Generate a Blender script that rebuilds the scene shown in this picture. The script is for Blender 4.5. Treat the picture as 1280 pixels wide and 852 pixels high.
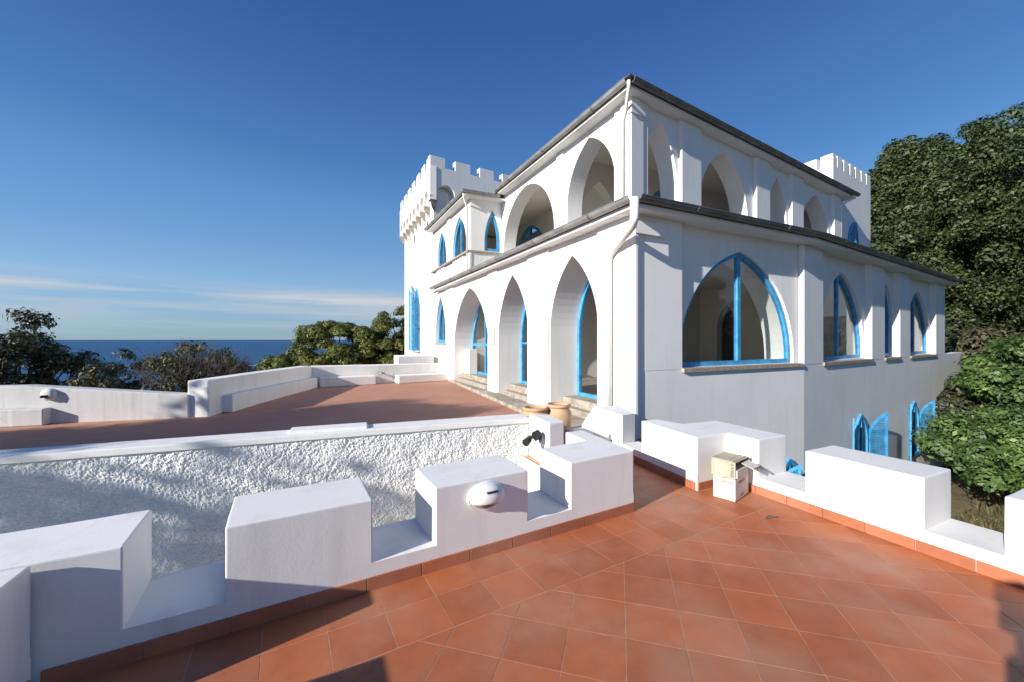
import bpy, bmesh, math, random
import numpy as np
from mathutils import Vector, Matrix, noise

for o in list(bpy.data.objects): bpy.data.objects.remove(o, do_unlink=True)
scene = bpy.context.scene
COL = scene.collection
R = math.radians
random.seed(7)
RNG = np.random.default_rng(11)

# ------------------------------------------------------------------ camera
cam = bpy.data.cameras.new('camera'); camo = bpy.data.objects.new('camera', cam); COL.objects.link(camo)
YAW = math.atan2(242, 497)
camo.location = (0, 0, 1.6)
camo.rotation_euler = (R(90), 0, -YAW)
cam.sensor_width = 36; cam.lens = 36*497/1280
cam.shift_y = -2/1280
cam.clip_start = 0.05; cam.clip_end = 60000
scene.camera = camo

# ------------------------------------------------------------------ sky and sun
SUN_AZ, SUN_EL = 14.0, 21.0            # direction the light travels to, from +X towards +Y
world = bpy.data.worlds.new('World'); scene.world = world; world.use_nodes = True
nt = world.node_tree; nt.nodes.clear()
def wn(t, **k):
    n = nt.nodes.new(t)
    for a, b in k.items(): setattr(n, a, b)
    return n
sky = wn('ShaderNodeTexSky', sky_type='NISHITA', sun_disc=False)
sky.sun_elevation = R(SUN_EL); sky.sun_rotation = R(90+SUN_AZ)
sky.altitude = 60; sky.air_density = 1.0; sky.dust_density = 0.1; sky.ozone_density = 2.2
tc = wn('ShaderNodeTexCoord'); sep = wn('ShaderNodeSeparateXYZ'); nt.links.new(tc.outputs['Generated'], sep.inputs[0])
mp = wn('ShaderNodeMapping'); mp.inputs['Scale'].default_value = (1.7, 1.7, 34); mp.inputs['Location'].default_value = (3.1, 0.6, 0.35)
nt.links.new(tc.outputs['Generated'], mp.inputs[0])
nz = wn('ShaderNodeTexNoise'); nz.inputs['Scale'].default_value = 1.0; nz.inputs['Detail'].default_value = 6; nz.inputs['Roughness'].default_value = .55
nt.links.new(mp.outputs[0], nz.inputs['Vector'])
r1 = wn('ShaderNodeValToRGB'); e = r1.color_ramp.elements
e[0].position = .43; e[0].color = (0, 0, 0, 1); e[1].position = .62; e[1].color = (1, 1, 1, 1)
nt.links.new(nz.outputs['Fac'], r1.inputs[0])
r2 = wn('ShaderNodeValToRGB'); e = r2.color_ramp.elements       # a band of thin cloud low over the sea, all round
e[0].position = .0; e[0].color = (.2, .2, .2, 1); e[1].position = .122; e[1].color = (0, 0, 0, 1)
for p, c in ((.03, .3), (.065, .5), (.09, .95), (.104, .35)):
    q = e.new(p); q.color = (c, c, c, 1)
nt.links.new(sep.outputs['Z'], r2.inputs[0])
mu = wn('ShaderNodeMath', operation='MULTIPLY'); nt.links.new(r1.outputs[0], mu.inputs[0]); nt.links.new(r2.outputs[0], mu.inputs[1])
tint = wn('ShaderNodeMixRGB', blend_type='MULTIPLY'); tint.inputs[0].default_value = 1; nt.links.new(sky.outputs[0], tint.inputs[1]); tint.inputs[2].default_value = (.54, .86, 1.26, 1)   # deep, dry, polarised blue
r3 = wn('ShaderNodeValToRGB'); e = r3.color_ramp.elements       # clear-day sky colour by height above the horizon, the same all round
stops = ((0, (2.75, 3.9, 5.1)), (.05, (2.85, 4.4, 6.1)), (.12, (2.85, 4.8, 7.1)), (.2, (1.85, 3.75, 6.6)), (.28, (1.4, 3.3, 6.3)), (.376, (.82, 2.3, 5.1)), (.45, (.66, 1.8, 4.7)), (.61, (.34, 1.1, 3.5)), (1, (.2, .75, 2.7)))
while len(e) < len(stops): e.new(.5)
for q, (p, c) in zip(e, stops): q.position = p; q.color = (c[0]/8, c[1]/8, c[2]/8, 1)
nt.links.new(sep.outputs['Z'], r3.inputs[0])
x8 = wn('ShaderNodeVectorMath', operation='SCALE'); x8.inputs['Scale'].default_value = 8; nt.links.new(r3.outputs[0], x8.inputs[0])
hz = wn('ShaderNodeMixRGB'); hz.inputs[0].default_value = .75; nt.links.new(tint.outputs[0], hz.inputs[1]); nt.links.new(x8.outputs[0], hz.inputs[2])
mx = wn('ShaderNodeMixRGB'); nt.links.new(mu.outputs[0], mx.inputs[0]); nt.links.new(hz.outputs[0], mx.inputs[1])
mx.inputs[2].default_value = (6.2, 6.3, 6.6, 1)
bg = wn('ShaderNodeBackground'); bg.inputs[1].default_value = 0.07
wo = wn('ShaderNodeOutputWorld'); nt.links.new(mx.outputs[0], bg.inputs[0]); nt.links.new(bg.outputs[0], wo.inputs[0])

sl = bpy.data.lights.new('sun', 'SUN'); sl.energy = 5.0; sl.angle = R(.55); sl.color = (1, .95, .87)
slo = bpy.data.objects.new('sun', sl); COL.objects.link(slo); slo.location = (-30, -8, 30)
dvec = Vector((math.cos(R(SUN_EL))*math.cos(R(SUN_AZ)), math.cos(R(SUN_EL))*math.sin(R(SUN_AZ)), -math.sin(R(SUN_EL))))
slo.rotation_euler = dvec.to_track_quat('-Z', 'Y').to_euler()
scene.view_settings.view_transform = 'Standard'; scene.view_settings.look = 'None'
scene.view_settings.exposure = 0.55; scene.view_settings.gamma = 1; scene.view_settings.use_curve_mapping = False
scene.render.engine = 'CYCLES'
scene.cycles.max_bounces = 8; scene.cycles.transparent_max_bounces = 12

# ------------------------------------------------------------------ materials
MATS = {}
class NB:
    def __init__(s, name):
        s.m = bpy.data.materials.new(name); s.m.use_nodes = True; s.t = s.m.node_tree; s.t.nodes.clear()
        s.o = s.n('ShaderNodeOutputMaterial'); s.b = s.n('ShaderNodeBsdfPrincipled')
        s.l(s.b.outputs[0], s.o.inputs[0]); MATS[name] = s.m
    def n(s, t, **k):
        x = s.t.nodes.new(t)
        for a, b in k.items(): setattr(x, a, b)
        return x
    def l(s, a, b): s.t.links.new(a, b)
    def coord(s, scale=(1, 1, 1), kind='Object'):
        c = s.n('ShaderNodeTexCoord'); m = s.n('ShaderNodeMapping'); m.inputs['Scale'].default_value = scale
        if kind == 'World':
            g = s.n('ShaderNodeNewGeometry'); s.l(g.outputs['Position'], m.inputs[0])
        else: s.l(c.outputs[kind], m.inputs[0])
        return m.outputs[0]
    def noise(s, v, scale, detail=5, rough=.55):
        x = s.n('ShaderNodeTexNoise'); x.inputs['Scale'].default_value = scale; x.inputs['Detail'].default_value = detail
        x.inputs['Roughness'].default_value = rough; s.l(v, x.inputs['Vector']); return x.outputs['Fac']
    def ramp(s, f, stops):
        x = s.n('ShaderNodeValToRGB'); e = x.color_ramp.elements
        while len(e) < len(stops): e.new(.5)
        for q, (p, c) in zip(e, stops):
            q.position = p; q.color = (c[0], c[1], c[2], 1) if isinstance(c, (tuple, list)) else (c, c, c, 1)
        s.l(f, x.inputs[0]); return x.outputs[0]
    def mix(s, f, a, b, mode='MIX'):
        x = s.n('ShaderNodeMixRGB', blend_type=mode)
        for i, v in ((0, f), (1, a), (2, b)):
            if isinstance(v, (int, float)): x.inputs[i].default_value = v if i == 0 else (v, v, v, 1)
            elif isinstance(v, (tuple, list)): x.inputs[i].default_value = (*v, 1)
            else: s.l(v, x.inputs[i])
        return x.outputs[0]
    def bump(s, h, strength, dist=.01):
        x = s.n('ShaderNodeBump'); x.inputs['Strength'].default_value = strength; x.inputs['Distance'].default_value = dist
        s.l(h, x.inputs['Height']); s.l(x.outputs[0], s.b.inputs['Normal']); return x
    def set(s, **k):
        for a, v in k.items():
            i = s.b.inputs[a.replace('_', ' ')]
            if hasattr(v, 'is_output'): s.l(v, i)
            elif isinstance(v, (tuple, list)): i.default_value = (*v, 1)
            else: i.default_value = v
        return s.m
def plaster(name, base, dirt=.5, bumpk=.35, grime=(.42, .40, .36)):
    b = NB(name); w = b.coord(kind='World'); ws = b.coord((3.2, 3.2, .35), kind='World')
    big = b.ramp(b.noise(w, .9, 4), [(.3, .93), (.7, 1.0)])
    streak = b.ramp(b.noise(ws, 1.6, 6, .65), [(.52, 0), (.8, 1)])
    spot = b.ramp(b.noise(w, 9, 5, .7), [(.62, 0), (.8, 1)])
    c = b.mix(1.0, base, big, 'MULTIPLY')
    f = b.mix(1.0, streak, dirt*.28, 'MULTIPLY'); c = b.mix(f, c, grime)
    f2 = b.mix(1.0, spot, dirt*.22, 'MULTIPLY'); c = b.mix(f2, c, grime)
    vo = b.n('ShaderNodeTexVoronoi', feature='DISTANCE_TO_EDGE'); vo.inputs['Scale'].default_value = 1.1
    wd = b.n('ShaderNodeVectorMath', operation='ADD'); b.l(w, wd.inputs[0])
    nc = b.n('ShaderNodeTexNoise'); nc.inputs['Scale'].default_value = 5; nc.inputs['Detail'].default_value = 4; b.l(w, nc.inputs['Vector'])
    sc_ = b.n('ShaderNodeVectorMath', operation='SCALE'); sc_.inputs['Scale'].default_value = .16; b.l(nc.outputs['Color'], sc_.inputs[0]); b.l(sc_.outputs[0], wd.inputs[1]); b.l(wd.outputs[0], vo.inputs['Vector'])
    crack = b.ramp(vo.outputs['Distance'], [(0, 1), (.006, 0)]); cm = b.ramp(b.noise(w, .8, 3), [(.55, 0), (.68, 1)])
    cf = b.mix(1.0, b.mix(1.0, crack, cm, 'MULTIPLY'), .30*min(1.5, dirt), 'MULTIPLY'); c = b.mix(cf, c, grime)
    h = b.mix(.5, b.noise(w, 60, 3), b.noise(w, 7, 4))
    b.bump(h, bumpk, .008)
    return b.set(Base_Color=c, Roughness=.85)
plaster('plaster', (.81, .80, .78), .8, .15)
plaster('plaster_parapet', (.80, .79, .765), 1.25, .16)
plaster('plaster_rough', (.76, .76, .74), .9, .8)
plaster('plaster_inside', (.74, .70, .63), .2)
plaster('plaster_old', (.60, .59, .58), 2.0, .5, (.28, .27, .26))
def simple(name, col, rough=.5, metal=0, var=.12, scale=6, bumpk=.1, spec=None):
    b = NB(name); w = b.coord(kind='World')
    f = b.ramp(b.noise(w, scale, 5), [(.3, 1-var), (.7, 1+var)])
    c = b.mix(1.0, col, f, 'MULTIPLY')
    if bumpk: b.bump(b.noise(w, scale*8, 4), bumpk, .004)
    m = b.set(Base_Color=c, Roughness=rough, Metallic=metal)
    if spec is not None: b.b.inputs['Specular IOR Level'].default_value = spec
    return m
simple('blue_paint', (.055, .30, .56), .5, 0, .28, 7, .15)
simple('zinc', (.34, .335, .32), .5, .35, .25, 3, .1)
simple('zinc_dark', (.16, .155, .15), .55, .3, .35, 3, .15)  # darker copy of zinc: weaker reflection of right-hand gutters put into the colour
simple('pipe_white', (.78, .77, .74), .4, 0, .05, 4, .03)
simple('stone', (.34, .30, .245), .85, 0, .4, 7, .5)
simple('sill_stone', (.33, .28, .22), .9, 0, .5, 22, .6)
simple('pot', (.52, .33, .20), .85, 0, .16, 9, .25)
simple('black_plastic', (.015, .015, .016), .5, 0, .2, 6, .1)
simple('grey_metal', (.30, .30, .30), .4, .7, .2, 6, .1)
simple('lamp_white', (.80, .80, .80), .35, 0, .03, 5, .02)
simple('card_white', (.60, .57, .52), .8, 0, .08, 12, .15)
simple('card_beige', (.47, .41, .31), .8, 0, .12, 9, .2)
simple('ink', (.10, .09, .08), .8, 0, .05, 5, 0)
simple('roof', (.12, .115, .11), .8, 0, .3, 2, .3)
simple('opening_shade', (.05, .045, .04), .9, 0, .1, 3, 0)  # flat dark colour standing in for the shade inside openings
simple('timber_floor', (.42, .34, .27), .5, 0, .25, 4, .1)
simple('rock', (.30, .25, .19), .9, 0, .35, 2.5, .9)
simple('bark', (.10, .075, .055), .95, 0, .3, 8, .8)
simple('twig', (.075, .064, .057), .95, 0, .3, 8, .3)
simple('plaque', (.70, .66, .55), .4, 0, .1, 8, .05)
simple('brass', (.52, .47, .36), .6, 0, .15, 8, .05)
simple('foam', (.8, .85, .9), .7, 0, .1, .01, 0)

# terracotta: each tile its own tone, with a chalky bloom and dust across the whole floor
def terracotta(name, base, dust=1.0):
    b = NB(name); w = b.coord(kind='World')
    oi = b.n('ShaderNodeObjectInfo')
    tone = b.ramp(oi.outputs['Random'], [(0, (.88, .87, .87)), (.5, (1, 1, 1)), (1, (1.10, 1.09, 1.06))])
    c = b.mix(1.0, base, tone, 'MULTIPLY')
    mott = b.ramp(b.noise(w, 5, 6, .65), [(.3, .86), (.7, 1.1)])
    c = b.mix(1.0, c, mott, 'MULTIPLY')
    d = b.ramp(b.noise(w, 1.15, 7, .62), [(.45, 0), (.72, .42*dust)])
    c = b.mix(d, c, (.46, .35, .26))
    sc = b.ramp(b.noise(b.coord((1, 1, 1), kind='World'), 22, 6, .75), [(.66, 0), (.80, .5*dust)])
    c = b.mix(sc, c, (.50, .41, .33))
    b.bump(b.noise(w, 40, 4), .12, .004)
    rg = b.ramp(b.noise(w, 2.2, 4), [(.3, .42), (.7, .68)])
    return b.set(Base_Color=c, Roughness=rg)
terracotta('tile', (.425, .125, .045), .85)
terracotta('tile_skirting', (.40, .14, .07), .5)
simple('grout', (.44, .27, .18), .95, 0, .25, 14, .3)
b = NB('red_floor'); w = b.coord(kind='World')
c = b.ramp(b.noise(w, .55, 6, .6), [(.3, (.42, .185, .115)), (.55, (.48, .225, .145)), (.8, (.47, .28, .19))])
br = b.n('ShaderNodeTexBrick'); br.offset = 0; br.inputs['Scale'].default_value = 1; br.inputs['Brick Width'].default_value = .31; br.inputs['Row Height'].default_value = .31
br.inputs['Mortar Size'].default_value = .006; br.inputs['Color1'].default_value = (1, 1, 1, 1); br.inputs['Color2'].default_value = (.93, .93, .93, 1); br.inputs['Mortar'].default_value = (.82, .84, .86, 1)
b.l(w, br.inputs['Vector'])
c = b.mix(1, c, br.outputs['Color'], 'MULTIPLY')
b.bump(b.noise(w, 30, 4), .15, .005); b.set(Base_Color=c, Roughness=.7)

# glass: thin pane
m = bpy.data.materials.new('glass'); m.use_nodes = True; t = m.node_tree; t.nodes.clear(); MATS['glass'] = m
o_ = t.nodes.new('ShaderNodeOutputMaterial'); mxs = t.nodes.new('ShaderNodeMixShader'); tr = t.nodes.new('ShaderNodeBsdfTransparent'); gl = t.nodes.new('ShaderNodeBsdfGlossy')
geo = t.nodes.new('ShaderNodeNewGeometry'); dot = t.nodes.new('ShaderNodeVectorMath'); dot.operation = 'DOT_PRODUCT'; t.links.new(geo.outputs['Normal'], dot.inputs[0]); t.links.new(geo.outputs['Incoming'], dot.inputs[1])
def mth(op, a, b2=None):
    n = t.nodes.new('ShaderNodeMath'); n.operation = op
    for i, v in ((0, a), (1, b2)):
        if v is None: continue
        if isinstance(v, (int, float)): n.inputs[i].default_value = v
        else: t.links.new(v, n.inputs[i])
    return n
fr = mth('MULTIPLY_ADD', mth('POWER', mth('SUBTRACT', 1.0, mth('ABSOLUTE', dot.outputs['Value']).outputs[0]).outputs[0], 5.0).outputs[0], .9); fr.inputs[2].default_value = .06   # Schlick, both faces alike
gl.inputs['Roughness'].default_value = .01; tr.inputs[0].default_value = (.86, .90, .90, 1)
t.links.new(fr.outputs[0], mxs.inputs[0]); t.links.new(tr.outputs[0], mxs.inputs[1]); t.links.new(gl.outputs[0], mxs.inputs[2]); t.links.new(mxs.outputs[0], o_.inputs[0])

def leafmat(name, c0, c1, c2, trans=.25, rough=.5):
    m = bpy.data.materials.new(name); m.use_nodes = True; t = m.node_tree; t.nodes.clear(); MATS[name] = m
    o = t.nodes.new('ShaderNodeOutputMaterial'); ms = t.nodes.new('ShaderNodeMixShader'); p = t.nodes.new('ShaderNodeBsdfPrincipled'); tl = t.nodes.new('ShaderNodeBsdfTranslucent')
    g = t.nodes.new('ShaderNodeNewGeometry'); r = t.nodes.new('ShaderNodeValToRGB'); e = r.color_ramp.elements; e.new(.5)
    for q, (pp, c) in zip(e, ((0, c0), (.55, c1), (1, c2))): q.position = pp; q.color = (*c, 1)
    t.links.new(g.outputs['Random Per Island'], r.inputs[0]); nz_ = t.nodes.new('ShaderNodeTexNoise'); nz_.inputs['Scale'].default_value = 1.1; nz_.inputs['Detail'].default_value = 3; t.links.new(g.outputs['Position'], nz_.inputs['Vector'])
    r_ = t.nodes.new('ShaderNodeValToRGB'); e_ = r_.color_ramp.elements; e_[0].position = .34; e_[0].color = (.62, .66, .66, 1); e_[1].position = .66; e_[1].color = (1.3, 1.22, 1.05, 1); t.links.new(nz_.outputs['Fac'], r_.inputs[0])
    mm_ = t.nodes.new('ShaderNodeMixRGB'); mm_.blend_type = 'MULTIPLY'; mm_.inputs[0].default_value = 1; t.links.new(r.outputs[0], mm_.inputs[1]); t.links.new(r_.outputs[0], mm_.inputs[2])
    t.links.new(mm_.outputs[0], p.inputs['Base Color']); t.links.new(mm_.outputs[0], tl.inputs[0])
    p.inputs['Roughness'].default_value = rough
    ms.inputs[0].default_value = trans
    t.links.new(p.outputs[0], ms.inputs[1]); t.links.new(tl.outputs[0], ms.inputs[2]); t.links.new(ms.outputs[0], o.inputs[0])
leafmat('leaf_oak', (.030, .050, .015), (.058, .085, .027), (.115, .145, .058), .18, .6)
leafmat('leaf_pine', (.05, .07, .011), (.10, .125, .022), (.19, .20, .05), .2, .6)
leafmat('leaf_shrub', (.05, .10, .026), (.10, .18, .05), (.19, .27, .095), .3, .5)
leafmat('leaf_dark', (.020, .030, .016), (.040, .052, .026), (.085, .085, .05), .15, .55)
leafmat('leaf_olive', (.035, .04, .016), (.065, .072, .03), (.12, .12, .06), .15, .6)
leafmat('leaf_dry', (.05, .05, .025), (.09, .085, .045), (.16, .14, .085), .15, .6)
leafmat('grass_blade', (.06, .08, .025), (.14, .13, .05), (.28, .23, .11), .2, .6)

b = NB('sea'); w = b.coord(kind='World')
wv = b.mix(.5, b.noise(b.coord((.02, .05, 1), kind='World'), 1, 6, .6), b.noise(b.coord((.25, .4, 1), kind='World'), 1, 4, .6))
b.bump(wv, 1.0, 4.0)
b.set(Base_Color=b.ramp(b.noise(b.coord((.0006, .0018, 1), kind='World'), 1, 5), [(.3, (.032, .105, .215)), (.7, (.042, .122, .245))]), Roughness=.55)
b.b.inputs['Specular IOR Level'].default_value = .12
b = NB('soil'); w = b.coord(kind='World')
b.bump(b.noise(w, 3, 7, .7), .8, .15)
b.set(Base_Color=b.ramp(b.noise(w, .5, 7, .65), [(.3, (.06, .06, .025)), (.5, (.12, .10, .05)), (.7, (.20, .16, .10))]), Roughness=.95)
simple('concrete', (.34, .31, .28), .9, 0, .2, 2, .3)

# ------------------------------------------------------------------ object helpers
def wloc(p):
    v = Vector((0, 0, 0))
    while p is not None: v += p.location; p = p.parent
    return v
def tag(o, label=None, cat=None, group=None, kind=None):
    if label: o['label'] = label
    if cat: o['category'] = cat
    if group: o['group'] = group
    if kind: o['kind'] = kind
    return o
def empty(name, loc):
    o = bpy.data.objects.new(name, None); COL.objects.link(o); o.location = loc; o.empty_display_size = .2; return o
def link(name, me, parent=None, loc=(0, 0, 0)):
    o = bpy.data.objects.new(name, me); COL.objects.link(o); o.parent = parent; o.location = loc; return o
def obj(name, verts, faces, mat, parent=None, smooth=False):
    """verts in world coordinates"""
    off = wloc(parent)
    me = bpy.data.meshes.new(name); me.from_pydata([tuple(Vector(v)-off) for v in verts], [], faces)
    bm = bmesh.new(); bm.from_mesh(me); bmesh.ops.recalc_face_normals(bm, faces=bm.faces); bm.to_mesh(me); bm.free()
    me.materials.append(MATS[mat])
    if smooth: me.polygons.foreach_set('use_smooth', [True]*len(me.polygons))
    return link(name, me, parent)
class MB:
    def __init__(s): s.v = []; s.f = []
    def add(s, v, f):
        n = len(s.v); s.v += [tuple(q) for q in v]; s.f += [tuple(i+n for i in q) for q in f]; return s
    def box(s, x0, x1, y0, y1, z0, z1):
        return s.prism([(x0, y0), (x1, y0), (x1, y1), (x0, y1)], z0, z1)
    def prism(s, poly, z0, z1):
        n = len(poly)
        v = [(x, y, z0) for x, y in poly]+[(x, y, z1) for x, y in poly]
        f = [tuple(range(n-1, -1, -1)), tuple(range(n, 2*n))]+[(i, (i+1) % n, n+(i+1) % n, n+i) for i in range(n)]
        return s.add(v, f)
    def obox(s, c, ax, ay, az):      # oriented box: centre and three half-axis vectors
        c, ax, ay, az = map(Vector, (c, ax, ay, az)); v = []
        for k in (-1, 1):
            for i, j in ((-1, -1), (1, -1), (1, 1), (-1, 1)): v.append(c+ax*i+ay*j+az*k)
        return s.add(v, [(3, 2, 1, 0), (4, 5, 6, 7), (0, 1, 5, 4), (1, 2, 6, 5), (2, 3, 7, 6), (3, 0, 4, 7)])
    def tube(s, pts, rad, seg=10, caps=True):
        pts = [Vector(p) for p in pts]; n = len(pts)
        if not hasattr(rad, '__len__'): rad = [rad]*n
        base = len(s.v); up = None
        for i, p in enumerate(pts):
            t = (pts[min(i+1, n-1)]-pts[max(i-1, 0)]).normalized()
            if up is None: up = t.orthogonal().normalized()
            else:
                up = up-t*up.dot(t); up = up.normalized() if up.length > 1e-6 else t.orthogonal().normalized()
            bi = t.cross(up)
            for k in range(seg):
                a = 2*math.pi*k/seg; s.v.append(tuple(p+(up*math.cos(a)+bi*math.sin(a))*rad[i]))
        for i in range(n-1):
            for k in range(seg):
                a = base+i*seg+k; b2 = base+i*seg+(k+1) % seg; s.f.append((a, b2, b2+seg, a+seg))
        if caps:
            s.f.append(tuple(base+k for k in range(seg-1, -1, -1))); s.f.append(tuple(base+(n-1)*seg+k for k in range(seg)))
        return s
    def lathe(s, c, prof, seg=28):
        base = len(s.v); n = len(prof)
        for r, z in prof:
            for k in range(seg):
                a = 2*math.pi*k/seg; s.v.append((c[0]+r*math.cos(a), c[1]+r*math.sin(a), c[2]+z))
        for i in range(n-1):
            for k in range(seg):
                a = base+i*seg+k; b2 = base+i*seg+(k+1) % seg; s.f.append((a, b2, b2+seg, a+seg))
        return s
    def build(s, name, mat, parent=None, smooth=False): return obj(name, s.v, s.f, mat, parent, smooth)
def prism_obj(name, poly, z0, z1, mat, parent=None, bev=.012, bottom=False, seg=2, wob=0):
    """upright prism with softened top and vertical edges (bottom edges kept so that stacked pieces stay flush)"""
    off = wloc(parent); bm = bmesh.new()
    lo = [bm.verts.new(Vector((x, y, z0))-off) for x, y in poly]; hi = [bm.verts.new(Vector((x, y, z1))-off) for x, y in poly]
    n = len(poly); bm.faces.new(lo[::-1]); bm.faces.new(hi)
    for i in range(n): bm.faces.new((lo[i], lo[(i+1) % n], hi[(i+1) % n], hi[i]))
    bmesh.ops.recalc_face_normals(bm, faces=bm.faces)
    if bev:
        los = set(lo); es = [e for e in bm.edges if bottom or not (e.verts[0] in los and e.verts[1] in los)]
        bmesh.ops.bevel(bm, geom=es, offset=bev, segments=seg, profile=.6, affect='EDGES', clamp_overlap=True)
    if wob:      # hand-trowelled unevenness, fading out at the base so the piece still meets what it stands on
        bmesh.ops.subdivide_edges(bm, edges=[e for e in bm.edges if e.calc_length() > .12], cuts=5, use_grid_fill=True)
        for v in bm.verts:
            p = v.co+off; k = wob*min(1, max(0, (p.z-z0)/.12))
            v.co += Vector((noise.noise(p*4.1), noise.noise(p*4.1+Vector((7, 3, 1))), .8*noise.noise(p*4.1+Vector((2, 9, 5)))))*k+Vector((noise.noise(p*13), noise.noise(p*13+Vector((5, 1, 8))), 0))*k*.35
    me = bpy.data.meshes.new(name); bm.to_mesh(me); bm.free(); me.materials.append(MATS[mat])
    if wob:
        me.polygons.foreach_set('use_smooth', [True]*len(me.polygons)); me.set_sharp_from_angle(angle=R(10))
    return link(name, me, parent)
def rect(x0, x1, y0, y1): return [(x0, y0), (x1, y0), (x1, y1), (x0, y1)]

class Fr:
    """a wall frame: origin on plan, unit vector along the wall, unit vector into the wall"""
    def __init__(s, O, U, N): s.O = Vector((O[0], O[1], 0)); s.U = Vector((U[0], U[1], 0)).normalized(); s.N = Vector((N[0], N[1], 0)).normalized()
    def p(s, u, d, z): return s.O+s.U*u+s.N*d+Vector((0, 0, z))
    def xy(s, u, d): q = s.p(u, d, 0); return (q.x, q.y)
    def quad(s, u0, u1, d0, d1): return [s.xy(u0, d0), s.xy(u1, d0), s.xy(u1, d1), s.xy(u0, d1)]
def arc_pts(u0, u1, zs, za, t=0, K=12):
    a = (u1-u0)/2; r = za-zs; Rr = (a*a+r*r)/(2*a); mid = (u0+u1)/2; cx = -a+Rr; Ri = Rr-t
    a_end = math.acos(max(-1, min(1, -cx/Ri)))       # angle at which x = 0
    out = []
    for i in range(K+1):
        th = math.pi+(a_end-math.pi)*i/K
        out.append((mid+cx+Ri*math.cos(th), zs+Ri*math.sin(th)))
    out[-1] = (mid, out[-1][1])
    return out+[(2*mid-u, z) for u, z in out[-2::-1]]
def arched_wall(name, F, u0, u1, z0, z1, t, ops, mat, parent=None, K=12):
    B = MB(); P = F.p
    def q(a, b2, c, d): B.add([a, b2, c, d], [(0, 1, 2, 3)])
    cur = u0
    def seg(a, b2, za0, za1, zb0, zb1):
        for d in (0, t): q(P(a, d, za0), P(b2, d, za1), P(b2, d, zb1), P(a, d, zb0))
    for op in sorted(ops, key=lambda o: o[0]):
        a, b2, zb, zs, za = op[:5]
        if a > cur: seg(cur, a, z0, z0, z1, z1)
        pts = arc_pts(a, b2, zs, za, 0, K)
        for (ua, zza), (ub, zzb) in zip(pts, pts[1:]):
            seg(ua, ub, zza, zzb, z1, z1)
            if zb > z0+1e-4: seg(ua, ub, z0, z0, zb, zb)
            q(P(ua, 0, zza), P(ub, 0, zzb), P(ub, t, zzb), P(ua, t, zza))
        for u in (a, b2):
            if zs > zb: q(P(u, 0, zb), P(u, 0, zs), P(u, t, zs), P(u, t, zb))
        if zb > z0+1e-4: q(P(a, 0, zb), P(b2, 0, zb), P(b2, t, zb), P(a, t, zb))
        cur = b2
    if u1 > cur: seg(cur, u1, z0, z0, z1, z1)
    q(P(u0, 0, z1), P(u1, 0, z1), P(u1, t, z1), P(u0, t, z1))
    for u in (u0, u1): q(P(u, 0, z0), P(u, 0, z1), P(u, t, z1), P(u, t, z0))
    off = wloc(parent); me = bpy.data.meshes.new(name); me.from_pydata([tuple(Vector(v)-off) for v in B.v], [], B.f)
    bm = bmesh.new(); bm.from_mesh(me); bmesh.ops.remove_doubles(bm, verts=bm.verts, dist=1e-4); bmesh.ops.recalc_face_normals(bm, faces=bm.faces); bm.to_mesh(me); bm.free()
    me.materials.append(MATS[mat]); return link(name, me, parent)
def outline(op, t=0, tb=None, K=12):
    a, b2, zb, zs, za = op[:5]; tb = t if tb is None else tb
    arc = arc_pts(a, b2, zs, za, t, K)
    pts = ([(a+t, zb+tb)]+([] if False else arc)+[(b2-t, zb+tb)])
    return pts
def clip(poly, ax, lim, keep):
    out = []; n = len(poly)
    ins = lambda p: (p[ax] >= lim) if keep > 0 else (p[ax] <= lim)
    for i in range(n):
        a, b2 = poly[i], poly[(i+1) % n]
        if ins(a): out.append(a)
        if ins(a) != ins(b2):
            s_ = (lim-a[ax])/(b2[ax]-a[ax]); out.append((a[0]+(b2[0]-a[0])*s_, a[1]+(b2[1]-a[1])*s_))
    return out
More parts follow.
